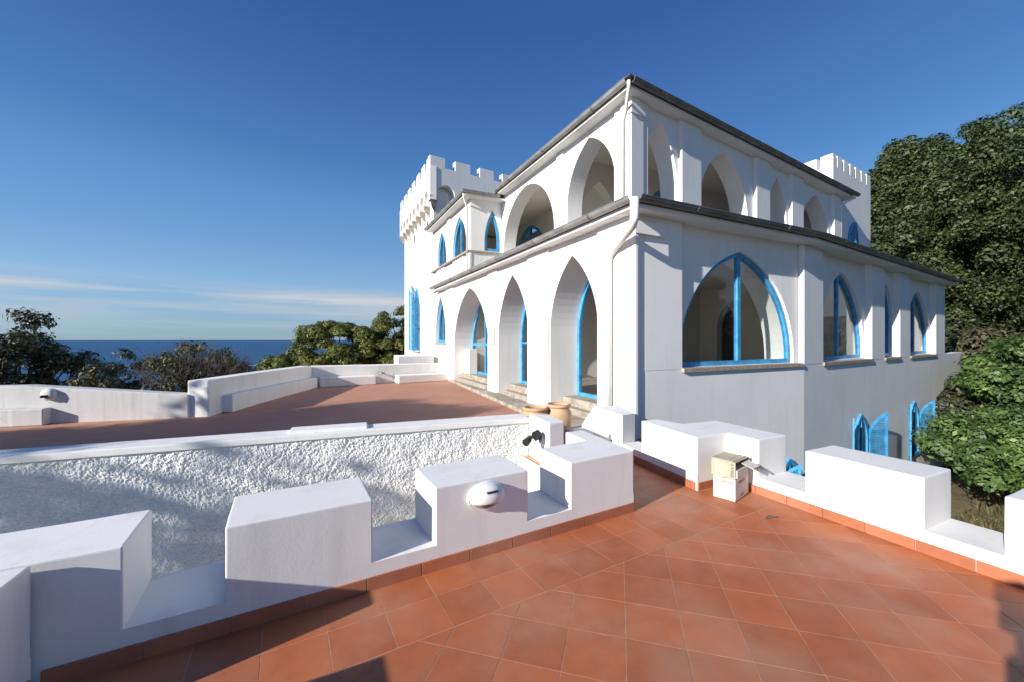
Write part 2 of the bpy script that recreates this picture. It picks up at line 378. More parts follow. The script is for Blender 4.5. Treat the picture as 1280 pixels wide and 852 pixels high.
def arch_frame(name, F, op, d0, d1, parent, t=.07, mull=(), trans=(), mat='blue_paint', bar=.05, glass=True, tb=None):
    """pointed casement: frame (part) with mullion, transom and panes as sub-parts"""
    oo, ii = outline(op, 0, 0), outline(op, t, tb); n = len(oo); B = MB(); v = []
    for d in (d0, d1):
        v += [F.p(u, d, z) for u, z in oo]; v += [F.p(u, d, z) for u, z in ii]
    f = []
    for i in range(n):
        j = (i+1) % n
        f += [(i, j, n+j, n+i), (2*n+i, 2*n+j, 3*n+j, 3*n+i), (n+i, n+j, 3*n+j, 3*n+i), (i, j, 2*n+j, 2*n+i)]
    B.add(v, f); fo = B.build(name, mat, parent)
    dm = (d0+d1)/2
    def topz(u):
        for (ua, za), (ub, zb) in zip(ii[1:-1], ii[2:-1]):
            if ua <= u <= ub: return za+(zb-za)*(u-ua)/max(1e-6, ub-ua)
        return ii[1][1]
    zb = op[2]+(t if tb is None else tb)
    cutz = [z for z in trans]; segs = [zb]+cutz
    for u in mull:
        m_ = MB(); zt = min(topz(u-bar/2), topz(u+bar/2))
        m_.add(*_box8(F, u-bar/2, u+bar/2, d0+.006, d1-.006, zb, zt+.02)); m_.build('mullion', mat, fo)
    for z in cutz:
        us = [u for u, zz in clip(ii, 1, z, 1)]
        lo, hi = min(us), max(us); xs = [lo]+list(mull)+[hi]
        for a, b2 in zip(xs, xs[1:]):
            a2 = a if a == lo else a+bar/2; b3 = b2 if b2 == hi else b2-bar/2
            MB().add(*_box8(F, a2, b3, d0+.012, d1-.012, z-bar/2, z+bar/2)).build('transom', mat, fo)
    if glass:
        xs = [-1e9]+list(mull)+[1e9]; zs_ = [-1e9]+cutz+[1e9]
        for a, b2 in zip(xs, xs[1:]):
            for c, d in zip(zs_, zs_[1:]):
                pl_ = ii
                if a > -1e8: pl_ = clip(pl_, 0, a+bar/2, 1)
                if b2 < 1e8: pl_ = clip(pl_, 0, b2-bar/2, -1)
                if c > -1e8: pl_ = clip(pl_, 1, c+bar/2, 1)
                if d < 1e8: pl_ = clip(pl_, 1, d-bar/2, -1)
                if len(pl_) > 2:
                    obj('pane', [F.p(u, dm, z) for u, z in pl_], [tuple(range(len(pl_)))], 'glass', fo)
    return fo
def _box8(F, u0, u1, d0, d1, z0, z1):
    v = [F.p(u, d, z) for z in (z0, z1) for u, d in ((u0, d0), (u1, d0), (u1, d1), (u0, d1))]
    return v, [(3, 2, 1, 0), (4, 5, 6, 7), (0, 1, 5, 4), (1, 2, 6, 5), (2, 3, 7, 6), (3, 0, 4, 7)]
def fbox(name, F, u0, u1, d0, d1, z0, z1, mat, parent, bev=.008):
    q = F.quad(u0, u1, d0, d1); return prism_obj(name, q, z0, z1, mat, parent, bev)
def shutter(F, uh, side, ang, w, zb, zs, za, parent):
    """louvred leaf of a pointed pair; hinge at uh, side +1 opens towards +U"""
    H = F.p(uh, -.02, 0); dr = (F.U*side*math.cos(R(ang))-F.N*math.sin(R(ang))).normalized(); th = dr.cross(Vector((0, 0, 1))).normalized()*.016
    B = MB(); up = Vector((0, 0, 1)); fw = .055
    def bar(v0, z0, v1, z1, ww):        # a bar between two points of the leaf plane
        a = H+dr*v0+up*z0; c = H+dr*v1+up*z1; ax = (c-a)/2; n = ax.normalized().cross(th.normalized())*(ww/2)
        B.obox((a+c)/2, ax, n, th)
    # profile: hinge stile at v=0 (springing), meeting stile at v=w (apex)
    arc = [(u, z) for u, z in arc_pts(0, 2*w, zs, za, 0, 8)][:9]
    bar(fw/2, zb, fw/2, zs, fw); bar(w-fw/2, zb, w-fw/2, za-.05, fw); bar(fw, zb+.04, w-fw, zb+.04, .08)
    zm = zb+(zs-zb)*.55; bar(fw, zm, w-fw, zm, .06)
    for (ua, z_a), (ub, z_b) in zip(arc, arc[1:]): bar(ua+.01, z_a-.025, ub+.01, z_b-.025, fw)
    z = zb+.11
    while z < za-.12:
        v0 = 0
        for (ua, z_a), (ub, z_b) in zip(arc, arc[1:]):
            if z_a <= z <= z_b: v0 = ua+(ub-ua)*(z-z_a)/(z_b-z_a)
        if w-fw-(v0+fw) > .03 and abs(z-zm) > .04:
            c = H+dr*((v0+fw+w-fw)/2)+up*z; ax = dr*((w-fw-v0-fw)/2)
            B.obox(c, ax, (up*.016+th.normalized()*.011), (th.normalized()*.003-up*.002))
        z += .045
    return B.build('shutter', 'blue_paint', parent)
def sweep(name, path, prof, mat, parent, side=1, smooth=True):
    """horizontal path, profile of (outward, up) points, mitred corners"""
    pts = [Vector(p) for p in path]; n = len(pts); B = MB(); k = len(prof)
    for i, p in enumerate(pts):
        a = (pts[i]-pts[i-1]) if i > 0 else (pts[1]-pts[0]); b2 = (pts[i+1]-pts[i]) if i < n-1 else a
        a = Vector((a.x, a.y, 0)).normalized(); b2 = Vector((b2.x, b2.y, 0)).normalized()
        na = Vector((a.y, -a.x, 0))*side; nb = Vector((b2.y, -b2.x, 0))*side; m_ = (na+nb).normalized(); m_ = m_/max(.3, m_.dot(na))
        for o_, u_ in prof: B.v.append(tuple(p+m_*o_+Vector((0, 0, u_))))
    for i in range(n-1):
        for j in range(k):
            a = i*k+j; b2 = i*k+(j+1) % k; B.f.append((a, b2, b2+k, a+k))
    B.f.append(tuple(range(k))); B.f.append(tuple((n-1)*k+j for j in range(k)))
    return B.build(name, mat, parent, smooth)
def gutter(path, r, parent, side=1, every=1.9, mat='zinc'):
    prof = []
    for i in range(9):
        a = math.pi+math.pi*i/8; prof.append((r+r*math.cos(a), r*math.sin(a)))
    prof += [(2*r+.012, .006), (2*r+.012, .018), (2*r-.012, .012)]
    for i in range(7):
        a = 2*math.pi-math.pi*i/6; rr = r-.012; prof.append((r+rr*math.cos(a), rr*math.sin(a)+.004))
    g = sweep('gutter', path, prof, mat, parent, side, False)
    for a, b2 in zip(path, path[1:]):
        a, b2 = Vector(a), Vector(b2); L = (b2-a).length; dr = (b2-a).normalized(); nn = Vector((dr.y, -dr.x, 0)).normalized()*side
        k = max(1, int(L/every))
        for i in range(k):
            c = a+dr*(L*(i+.5)/k); B = MB(); pp = []
            for q in range(9):
                an = math.pi+math.pi*q/8; rr = r+.006
                pp.append(c+nn*(r+rr*math.cos(an))+Vector((0, 0, rr*math.sin(an))))
            for q0, q1 in zip(pp, pp[1:]): B.obox((q0+q1)/2, (q1-q0)/2*1.05, dr*.016, (q1-q0).normalized().cross(dr)*.004)
            B.build('bracket', 'zinc_dark', g)
    return g

# ------------------------------------------------------------------ setting: ground, sea
def ground_z(x, y):
    z = -3.4
    z -= .36*max(0, y-19)+.25*max(0, -x-9)
    if x > 23: z += .26*min(30, x-23)
    z += .5*(noise.noise((x*.11, y*.11, .3)))+.25*noise.noise((x*.35, y*.35, 4))
    return max(z, -70)
def axis(a, b2, c, d, fine, coarse):
    r = list(np.arange(a, b2, coarse))+list(np.arange(b2, c, fine))+list(np.arange(c, d+.1, coarse)); return r
gx = axis(-260, -24, 44, 300, 1.0, 12); gy = axis(-120, -16, 44, 330, 1.0, 12)
gv = [(x, y, ground_z(x, y)) for y in gy for x in gx]
nx = len(gx); gf = [(j*nx+i, j*nx+i+1, (j+1)*nx+i+1, (j+1)*nx+i) for j in range(len(gy)-1) for i in range(nx-1)]
tag(obj('ground', gv, gf, 'soil', None, True), kind='structure')
SZ = -62
tag(obj('sea', [(-40000, -40000, SZ), (40000, -40000, SZ), (40000, 40000, SZ), (-40000, 40000, SZ)], [(0, 1, 2, 3)], 'sea'), kind='structure')
# long thin wake of a passing boat
wk = MB(); fwv = Vector((math.sin(YAW), math.cos(YAW), 0)); rtv = Vector((math.cos(YAW), -math.sin(YAW), 0))
wk.obox(fwv*985+rtv*(-640)+Vector((0, 0, SZ+.15)), rtv*560+fwv*10, fwv*1.5, (0, 0, .08))
tag(wk.build('boat_wake', 'foam'), 'thin white boat wake drawn across the blue sea', 'wake')

# ------------------------------------------------------------------ camera terrace (front parapet, tiled floor)
A1 = math.atan(.0675); e1 = Vector((math.cos(A1), math.sin(A1), 0)); n1 = Vector((-math.sin(A1), math.cos(A1), 0))
PF = Fr((-1.165, 2.585), (e1.x, e1.y), (n1.x, n1.y))                  # inner face of the front parapet
def su(x): return (x+1.165)/math.cos(A1)
TOP, CREN, TH = .563, .17, .5
terr = obj('terrace', *(lambda B: (B.v, B.f))(MB().prism([(-1.66, -4), (4.62, -4), (4.62, 4.86), (2.58, 4.86), (2.55, 3.36), (-1.66, 3.02)], -3.45, -.0010)), 'grout')
tag(terr, kind='structure')

def polyclip(poly, a, b2, c):                 # keep a*x+b*y<=c
    out = []; n = len(poly)
    for i in range(n):
        p, q = poly[i], poly[(i+1) % n]; dp, dq = a*p[0]+b2*p[1]-c, a*q[0]+b2*q[1]-c
        if dp <= 0: out.append(p)
        if (dp < 0) != (dq < 0) and dp != dq:
            s_ = dp/(dp-dq); out.append((p[0]+(q[0]-p[0])*s_, p[1]+(q[1]-p[1])*s_))
    return out
def area(p): return .5*abs(sum(p[i][0]*p[(i+1) % len(p)][1]-p[(i+1) % len(p)][0]*p[i][1] for i in range(len(p))))
GR = .0024
def tile(poly):
    if len(poly) < 3 or area(poly) < .0012: return
    cx = sum(p[0] for p in poly)/len(poly); cy = sum(p[1] for p in poly)/len(poly)
    dz = random.uniform(-.0003, .0004)
    prism_obj('tile', poly, -.02, dz, 'tile', terr, 0, False, 1)
def tiles(O, ang, s, region, rows, cols):
    ux, uy = math.cos(ang), math.sin(ang)
    for i in range(*rows):
        for j in range(*cols):
            q = [(O[0]+ux*a*s-uy*c*s, O[1]+uy*a*s+ux*c*s) for a, c in ((i, j), (i+1, j), (i+1, j+1), (i, j+1))]
            m_ = ((q[0][0]+q[2][0])/2, (q[0][1]+q[2][1])/2); k = 1-GR*2/s
            q = [(m_[0]+(x-m_[0])*k, m_[1]+(y-m_[1])*k) for x, y in q]
            for h in region: q = polyclip(q, *h)
            tile(q)
# straight rows along the front parapet: a cut row against the wall and one full row, then the diagonal field
seam = (2.585+.0675*1.165-.575)          # y of the seam at x = 0
S_ = -.0675
in_front = [(S_, 1, 2.585+.0675*1.165-.004), (-1, 0, 1.16), (1, 0, 4.10)]
tiles((-1.165, seam+S_*-1.0*-1.165*1), A1, .308, in_front+[(-S_, -1, -seam-.003)], (-1, 19), (0, 2))
diag = [(S_, 1, seam-.003), (-1, 0, 1.16), (1, 0, 4.09), (0, -1, 1.3)]
tiles((1.02, 2.05), R(90-41), .305, diag, (-15, 15), (-15, 15))
# passage beyond the end of the front parapet
passage = [(-S_, -1, -(2.585+.0675*1.165+.003)), (-1, 0, -2.66), (1, 0, 3.70), (0, 1, 4.84)]
tiles((-1.165, seam+S_*-1.0*-1.165*1), A1, .308, passage, (9, 18), (1, 9))

def merlon(F, u0, u1, d0, d1, z0, z1, parent, bev=.010):
    return prism_obj('merlon', F.quad(u0, u1, d0, d1), z0, z1, 'plaster_parapet', parent, bev, wob=.0028)
fp = empty('terrace_parapet', PF.p(2, .25, 0))
tag(fp, 'white crenellated parapet with an oval lamp on it along the terracotta terrace', 'parapet')
E1 = su(2.648)
prism_obj('wall', PF.quad(-.49, E1, 0, TH), -3.4, CREN, 'plaster_parapet', fp, 0)
for a, b2 in ((-.49, su(-.867)), (su(-.458), su(.314)), (su(.732), su(1.488))): merlon(PF, a, b2, 0, TH, CREN, TOP+.02*(1-(a+1)/5), fp)
# end merlon, with its return running back towards the house
mm = prism_obj('merlon', [PF.xy(su(1.911), 0), PF.xy(E1, 0), (2.735, 3.76), (2.50, 3.76), (2.475, 3.36), PF.xy(su(1.93), TH)], CREN, TOP, 'plaster_parapet', fp, .010, wob=.0025)
prism_obj('wall_return', [(2.47, 3.70), (2.535, 3.70), (2.535, 4.90), (2.47, 4.90)], -3.4, -.004, 'plaster_parapet', fp, 0)
prism_obj('wall_return', [PF.xy(E1, TH), (2.735, 3.76), (2.50, 3.76), (2.475, 3.36)], -3.4, CREN, 'plaster_parapet', fp, 0)
def skirting(F, u0, u1, parent, L=.356, off=0, d=-.011):
    u = u0; k = 0
    while u < u1-.02:
        v = min(u1, u+L*(1 if k or not off else off))
        fbox('skirting_tile', F, u+.002, v-.002, d, .004, -.018, .083, 'tile_skirting', parent, .003); u = v; k += 1
skirting(PF, .02, E1-.005, fp)
# side parapet at the open left end
LP = Fr((-1.165, 2.56), (0, -1), (-1, 0))
lp = empty('terrace_parapet', (-1.4, 0, 0)); tag(lp, 'white crenellated parapet meeting the lamp parapet at a corner, casting its shadow on the tiles', 'parapet')
prism_obj('wall', LP.quad(0, 5.2, 0, .49), -3.4, CREN, 'plaster_parapet', lp, 0)
for a, b2 in ((0, .40), (.83, 1.62), (2.05, 2.85), (3.3, 4.1)): merlon(LP, a, b2, 0, .49, CREN, TOP+.02, lp)
skirting(LP, .02, 3, lp)
# right parapet
RP = Fr((4.107, 2.94), (-.012, -1), (1, -.012))
rp = empty('terrace_parapet', (4.3, 1.5, 0)); tag(rp, 'white crenellated parapet facing the low sun beside the two stacked boxes', 'parapet')
prism_obj('wall', RP.quad(0, 5.2, 0, .47), -3.4, CREN, 'plaster_parapet', rp, 0)
merlon(RP, 0, .355, 0, .47, CREN, TOP, rp)
for a, b2 in ((.795, 1.612), (2.0, 2.8), (3.2, 4.0)): merlon(RP, a, b2, 0, .47, CREN, TOP, rp)
skirting(RP, .015, 4, rp, .31)
# taller stub that narrows the passage, and the low ledge behind it
prism_obj('merlon', [(3.61, 2.93), (4.575, 2.945), (4.60, 3.46), (4.05, 3.50), (3.98, 3.86), (3.725, 3.86)], CREN, TOP, 'plaster_parapet', rp, .014)
prism_obj('wall_return', [(3.61, 2.93), (4.575, 2.945), (4.60, 3.46), (4.05, 3.50), (4.05, 4.26), (3.76, 4.26)], -3.4, CREN, 'plaster_parapet', rp, 0)
JF = Fr((3.61, 2.93), (1, .02), (0, 1)); skirting(JF, .01, .48, rp, .25)
JF2 = Fr((3.757, 4.24), (-.112, -1), (1, -.112)); skirting(JF2, .0, 1.30, rp, .31)
# blocks either side of the opening onto the upper terrace
g_ = empty('gate_block', (2.7, 4.5, 0)); tag(g_, 'white block ending the rough wall in front of the terracotta jars', 'block')
prism_obj('block', [(2.57, 4.23), (2.81, 4.25), (2.88, 4.76), (2.64, 4.88)], -1.6, TOP+.003, 'plaster_parapet', g_, .02)
g2 = empty('gate_block', (4.0, 4.6, 0)); tag(g2, 'white block with a sloped shoulder against the villa corner, beside the passage', 'block')
B = MB(); q = [(3.755, 4.245), (4.01, 4.28), (4.235, 4.88), (3.90, 5.02)]
B.add([(3.755, 4.245, -.5), (4.01, 4.28, -.5), (4.235, 4.88, -.5), (3.60, 5.02, -.5), (3.755, 4.245, TOP), (4.01, 4.28, TOP), (4.235, 4.88, TOP), (3.875, 5.02, TOP), (3.64, 5.02, .30)],
      [(3, 2, 1, 0), (4, 5, 6, 7), (0, 1, 5, 4), (1, 2, 6, 5), (2, 3, 8, 7, 6), (0, 4, 7, 8), (0, 8, 3)])
B.build('block', 'plaster_parapet', g2)
prism_obj('ledge', [(3.45, 4.66), (3.745, 4.52), (3.63, 5.02), (3.36, 5.02)], 0, .26, 'plaster_parapet', g2, .012)

# ------------------------------------------------------------------ rough wall and upper terrace
up = obj('upper_terrace', *(lambda B: (B.v, B.f))(MB().prism([(2.9, 4.868), (4.62, 4.868), (5.6, 4.95), (5.6, 16.2), (-.3, 16.0), (-2.75, 10.45), (-8.2, 11.7), (-8.2, 6.15), (2.7, 5.1)], -3.4, 0)), 'red_floor'); tag(up, kind='structure')
cy = obj('courtyard', [(-8, 2.9, -1.55), (2.3, 3.1, -1.55), (2.6, 5.2, -1.55), (-8, 5.9, -1.55)], [(0, 1, 2, 3)], 'concrete'); tag(cy, kind='structure')
# stairs are hidden below; the wall itself is thrown plaster with real relief
ra, rb = Vector((2.66, 4.90, 0)), Vector((-4.2, 5.56, 0))
rl = (rb-ra).length; ru = (rb-ra).normalized(); rn = Vector((-ru.y, ru.x, 0)); rn = rn if rn.y < 0 else -rn
def rough(u, z):
    p = Vector((u, z, 0)); v = 0
    v += .010*noise.noise(p*5.0)
    d1 = noise.voronoi(p*31.0)[0][0]; d2 = noise.voronoi(p*60.0+Vector((3, 7, 1)))[0][0]
    v += .012*(1-min(1, d1*1.3))+.010*(1-min(1, d2*1.2))
    v += .008*noise.noise(p*13)+.007*noise.noise(p*95)-.022*max(0, noise.noise(p*2.3+Vector((9, 2, 0)))-.42)*3
    return v
rw = empty('rough_wall', ra.lerp(rb, .5)); tag(rw, 'rough white thrown-plaster wall with a smooth coping below the red terrace', 'wall')
du = .0105; nu = int(rl/du); nz_ = int(1.95/.0105); vs = []; fs = []
for j in range(nz_+1):
    z = -1.5+1.95*j/nz_
    for i in range(nu+1):
        u = rl*i/nu; d = rough(u, z)
        if j == nz_: d *= .3
        vs.append(ra+ru*u+rn*d+Vector((0, 0, z)))
w1 = nu+1
for j in range(nz_):
    for i in range(nu): fs.append((j*w1+i, j*w1+i+1, (j+1)*w1+i+1, (j+1)*w1+i))
off = wloc(rw); me = bpy.data.meshes.new('plaster_face'); me.from_pydata([tuple(v-off) for v in vs], [], fs); me.materials.append(MATS['plaster_rough'])
link('plaster_face', me, rw)
RF = Fr((ra.x, ra.y), (ru.x, ru.y), (-rn.x, -rn.y))
prism_obj('wall', RF.quad(.01, rl, .02, .30), -1.55, .45, 'plaster_rough', rw, 0)
prism_obj('coping', RF.quad(0, rl, -.03, .31), .448, .515, 'plaster_parapet', rw, .012)
prism_obj('coping_block', RF.quad(su(2.66)-su(.53), su(2.66)-su(-.32), .04, .29), .515, .548, 'plaster_parapet', rw, .012)

# stone apron and steps along the arcade
ap = empty('stone_apron', (4.3, 10, 0)); tag(ap, 'weathered stone paving strip with door steps along the arcade foot', 'paving')
ys = [5.1, 6.4, 7.5, 8.7, 9.8, 11.2, 12.5, 13.8, 15.2]
def ax_(y): return 3.93+(4.62-3.93)*max(0, (y-7.2)/(15.6-7.2))
for a, b2 in zip(ys, ys[1:]):
    prism_obj('slab', [(ax_(a), a+.006), (4.60, a+.006), (4.60, b2-.006), (ax_(b2), b2-.006)], .0, .085+random.uniform(-.006, .006), 'stone', ap, .014)

# far parapet with built-in bench, left wall
tp = empty('bench_parapet', (-1, 12.6, 0)); tag(tp, 'low white parapet with a built-in bench curving round the red terrace', 'parapet')
def rib(pts, th, z0, z1s, name, parent, mat='plaster_parapet', bev=.03):
    """wall ribbon with mitred corners and its own top height at each point"""
    P_ = [Vector((x, y, 0)) for x, y in pts]; n = len(P_); L_, R_ = [], []
    for i, p in enumerate(P_):
        a = (P_[i]-P_[i-1]).normalized() if i else (P_[1]-P_[0]).normalized(); b2 = (P_[i+1]-P_[i]).normalized() if i < n-1 else a
        na, nb = Vector((-a.y, a.x, 0)), Vector((-b2.y, b2.x, 0)); m_ = (na+nb).normalized(); m_ /= max(.4, m_.dot(na)); L_.append(p); R_.append(p+m_*th)
    v = []; f = []
    for i in range(n): v += [(*L_[i].xy, z0), (*L_[i].xy, z1s[i]), (*R_[i].xy, z1s[i]), (*R_[i].xy, z0)]
    for i in range(n-1):
        a = i*4
        for j in range(4): f.append((a+j, a+(j+1) % 4, a+4+(j+1) % 4, a+4+j))
    f += [(0, 1, 2, 3), ((n-1)*4, (n-1)*4+1, (n-1)*4+2, (n-1)*4+3)]
    o = obj(name, v, f, mat, parent)
    md = o.modifiers.new('soft', 'BEVEL'); md.width = bev; md.segments = 2; md.limit_method = 'ANGLE'; md.angle_limit = R(40)
    return o
rib([(-2.05, 10.2), (-1.35, 12.1), (-.20, 15.15)], .42, -1, [.76, .75, .72], 'wall', tp)
rib([(-1.70, 10.55), (-1.12, 12.1), (-.02, 14.75)], .34, 0, [.40, .38, .34], 'bench', tp)
rib([(-.22, 15.2), (1.95, 15.3), (4.66, 15.6)], .42, -1, [.70, .68, .66], 'wall', tp)
rib([(.05, 14.80), (1.85, 14.92)], .36, 0, [.33, .32], 'bench', tp)
rib([(2.62, 14.80), (4.64, 15.05)], .5, 0, [.30, .30], 'bench', tp)
fp2 = MB().lathe((2.1, 15.2, .36), [(0, .05), (.05, .06), (.09, .045), (.11, .02), (.10, 0)], 14).build('wall_lamp', 'grey_metal', None, True)
tag(fp2, 'small round metal lamp on the far bench parapet', 'lamp')
wk_ = MB().prism([(2.9, 16.4), (4.4, 16.6), (4.5, 18.2), (3.0, 18.1)], -.3, .92); 
tag(wk_.build('planter_block', 'plaster_parapet'), 'low white masonry block behind the bench parapet at the tower foot', 'block')
lw = empty('boundary_wall', (-5, 10.7, 0)); tag(lw, 'peeling white boundary wall stepping down to the bench parapet below the trees', 'wall')
rib([(-2.40, 10.26), (-5.0, 10.78), (-8.2, 11.5)][::-1], .30, -1, [.74, .73, .47], 'wall', lw, 'plaster_old', .02)
rib([(-8.2, 11.30), (-5.05, 10.56), (-4.62, 10.50)], .22, 0, [.34, .32, .31], 'bench', lw, 'plaster_old', .02)

# ------------------------------------------------------------------ villa
V = empty('villa', (10, 9, 0))
tag(V, 'white two-storey villa with pointed arches, blue windows and crenellated towers', 'building')
DV = Vector((.9931, .1170, 0)); NV = Vector((-.1170, .9931, 0))
LF = Fr((4.62, 4.91), (0, 1), (1, 0))                     # lower arcade (left)
S1 = Fr((4.62, 4.91), (1, 0), (0, 1))                     # lower right, first stretch
S2 = Fr((9.335, 4.91), DV, NV)                            # lower right, second stretch (turned)
ZE = 3.62                                                 # lower eave soffit
# --- lower arcade
yo = 4.91
lo_ops = [(5.87-yo, 7.55-yo, -.2, 1.72, 3.29), (8.56-yo, 10.38-yo, -.2, 1.55, 3.30), (11.08-yo, 14.50-yo, -.2, 1.10, 3.34), (15.62-yo, 17.12-yo, 1.46, 1.75, 3.39)]
arched_wall('wall', LF, .012, 12.7, -.2, ZE, .86, lo_ops, 'plaster', V)
for a, b2 in ((7.57, 8.54), (10.40, 11.06), (14.55, 15.35)):
    fbox('pilaster', LF, a-yo, b2-yo, -.05, .01, 0, ZE-.001, 'plaster', V, .01)
fbox('pilaster', LF, -.05, .93, -.05, .01, 0, ZE-.001, 'plaster', V, .01)
for k, (a, b2, zb, zs, za) in enumerate(lo_ops[:3]):
    st = fbox('step', LF, a+.01, b2-.01, .12, .90, -.05, .17, 'stone', V, .015)
    fbox('step', LF, a+.012, b2-.012, .32, .92, .10, .335, 'stone', V, .015)
op = lo_ops[0]; arch_frame('door', LF, (op[0]+.0, op[1]-.0, .335, op[3], op[4]-.0), .72, .80, V, .075, (), ())
op = lo_ops[1]; arch_frame('door', LF, (op[0], op[1], .335, op[3], op[4]), .72, .80, V, .075, ((op[0]+op[1])/2,), (1.5,))
op = lo_ops[2]; arch_frame('door', LF, (op[0], op[1], .335, op[3], op[4]), .72, .80, V, .085, (op[0]+1.25, op[0]+2.1), (1.42,), bar=.09)
fbox('door_panel', LF, op[1]-.60, op[1]-.03, .40, .71, .33, 1.25, 'plaster', V, .01)
op = lo_ops[3]; arch_frame('window', LF, op, .12, .22, V, .11, ((op[0]+op[1])/2,), (), bar=.05)
fbox('sill', LF, op[0]-.08, op[1]+.08, -.06, .1, 1.40, 1.46, 'sill_stone', V, .006)
# --- lower right
ZS = 1.09
B = MB().prism([S1.xy(0, .0), S1.xy(4.715, 0), S1.xy(4.715, .5), S1.xy(.66, .5)], -3.6, ZS); B.build('wall', 'plaster', V)
w1 = (1.08, 4.52, ZS+.02, ZS+.10, 3.30)
P1 = Fr(S1.xy(0, .10), (1, 0), (0, 1))
arched_wall('wall', P1, 1.06, 4.66, ZS, ZE, .62, [w1], 'plaster', V, 18)
fbox('pier', S1, .013, 1.06, -.004, .55, ZS, ZE-.001, 'plaster', V, .01)
fbox('pier_cap', S1, -.07, .60, -.07, .3, 3.30, 3.50, 'plaster', V, .01)
arch_frame('window', P1, w1, .06, .15, V, .085, ((w1[0]+w1[1])/2+.02,), (), bar=.09)
fbox('sill', S1, 1.05, 4.62, -.05, .12, ZS-.055, ZS+.018, 'sill_stone', V, .006)
L2 = 11.85
B = MB().prism([S2.xy(0, .0), S2.xy(15.2, 0), S2.xy(15.2, .5), S2.xy(0, .5)], -5.0, ZS-.02); B.build('wall', 'plaster', V)
piers = [(0, .98), (4.12, 5.15), (6.52, 7.56), (10.61, 11.85)]
for i, (a, b2) in enumerate(piers):
    fbox('pier', S2, a, b2, -.004, .6, ZS-.02, ZE-.001, 'plaster', V, .01)
P2 = Fr(S2.xy(0, .15), DV, NV)
for (a, b2), mull, zt in (((.98, 4.12), (2.55,), 3.28), ((5.15, 6.52), (), 3.25), ((7.56, 10.61), (9.05,), 3.24)):
    wo_ = (a+.03, b2-.03, ZS+.02, ZS+.06 if b2-a > 2 else ZS+.9, zt)
    arched_wall('wall', P2, a, b2, ZS-.02, ZE, .5, [wo_], 'plaster', V, 14)
    arch_frame('window', P2, wo_, .08, .17, V, .085, mull, (), bar=.08)
    fbox('sill', S2, a-.02, b2+.02, -.04, .16, ZS-.075, ZS-.002, 'sill_stone', V, .006)
# lower ground floor windows with open louvred shutters
for ua, zap, zsp, zbt in ((2.78, -.30, -1.02, -2.55), (7.40, -.36, -1.05, -2.10)):
    wq = (ua, ua+.92, zbt, zsp, zap)
    fb = fbox('window_shade_sheet', S2, ua-.02, ua+.94, -.003, .002, zbt, zsp, 'opening_shade', V, 0)
    arcp = outline(wq, 0, 0); obj('window_shade_sheet', [S2.p(u, -.006, z) for u, z in arcp], [tuple(range(len(arcp)))], 'opening_shade', V)  # dark sheet on the wall face; the room's shade is in its colour
    fr_ = arch_frame('window', S2, wq, -.05, .0, V, .085, (ua+.46,), (zbt+.85,), bar=.05)
    shutter(S2, ua-.02, -1, 16, .46, zbt, zsp, zap, fr_); shutter(S2, ua+.94, 1, 42, .46, zbt, zsp, zap, fr_)
ua = 3.75; wq = (ua, ua+.8, -2.6, -1.5, -.85)
arcp = outline(wq, 0, 0); obj('window_shade_sheet', [S1.p(u, -.006, z) for u, z in arcp], [tuple(range(len(arcp)))], 'opening_shade', V)  # no hole cut: interior shade given by a dark sheet
fr_ = arch_frame('window', S1, wq, -.05, .0, V, .085, (ua+.4,), (-1.6,), bar=.05)
shutter(S1, ua-.02, -1, 120, .4, -2.6, -1.5, -.85, fr_); shutter(S1, ua+.82, 1, 50, .4, -2.6, -1.5, -.85, fr_)
# --- lower eave, gutter
OV = .27
ci = lambda p: (p.x, p.y, p.z)
c_end = LF.p(11.75, -OV, 0); c_cor = Vector((4.62-OV, 4.91-OV, 0)); c_mid = S2.p(-.02, -OV, 0); c_far = S2.p(12.3, -OV, 0)
ev = [c_end, c_cor, c_mid, c_far]
inn = [LF.p(11.75, .6, 0), LF.p(.6, .6, 0)]
B = MB().prism([(p.x, p.y) for p in (c_end, c_cor, c_mid, c_far, S2.p(12.3, .62, 0), S2.p(0, .62, 0), S1.p(.62, .62, 0), LF.p(11.75, .62, 0))], ZE, ZE+.07); B.build('eave', 'plaster', V)
zg_ = ZE+.135
gp = [(p.x, p.y, zg_) for p in ev]
gutter(gp[:2]+[gp[1]], .075, V, -1) if False else None
gl_ = gutter([gp[0], gp[1]], .072, V, -1 if False else 1)
gutter([gp[1], gp[2], gp[3]], .072, V, 1, mat='zinc_dark')  # right-hand run made darker by colour, as less light reaches it
# lean-to roof between the lower eave and the upper walls
UF = Fr((5.80, 6.30), (0, 1), (1, 0)); UR = Fr((5.80, 6.30), DV, NV)
rp_ = [(p.x, p.y) for p in ev]
B = MB(); zi, zo = 3.82, 3.735
a_, b_, c_, d_ = [Vector((x, y, 0)) for x, y in rp_]
inner = [UF.p(11, 0, 0), UF.p(0, 0, 0), UR.p(3.4, 0, 0), UR.p(16.2, 0, 0)]
for p0, p1, q0, q1 in ((a_, b_, inner[0], inner[1]), (b_, c_, inner[1], inner[2]), (c_, d_, inner[2], inner[3])):
    B.add([(p0.x, p0.y, zo), (p1.x, p1.y, zo), (q1.x, q1.y, zi), (q0.x, q0.y, zi)], [(0, 1, 2, 3)])
B.build('roof', 'roof', V)
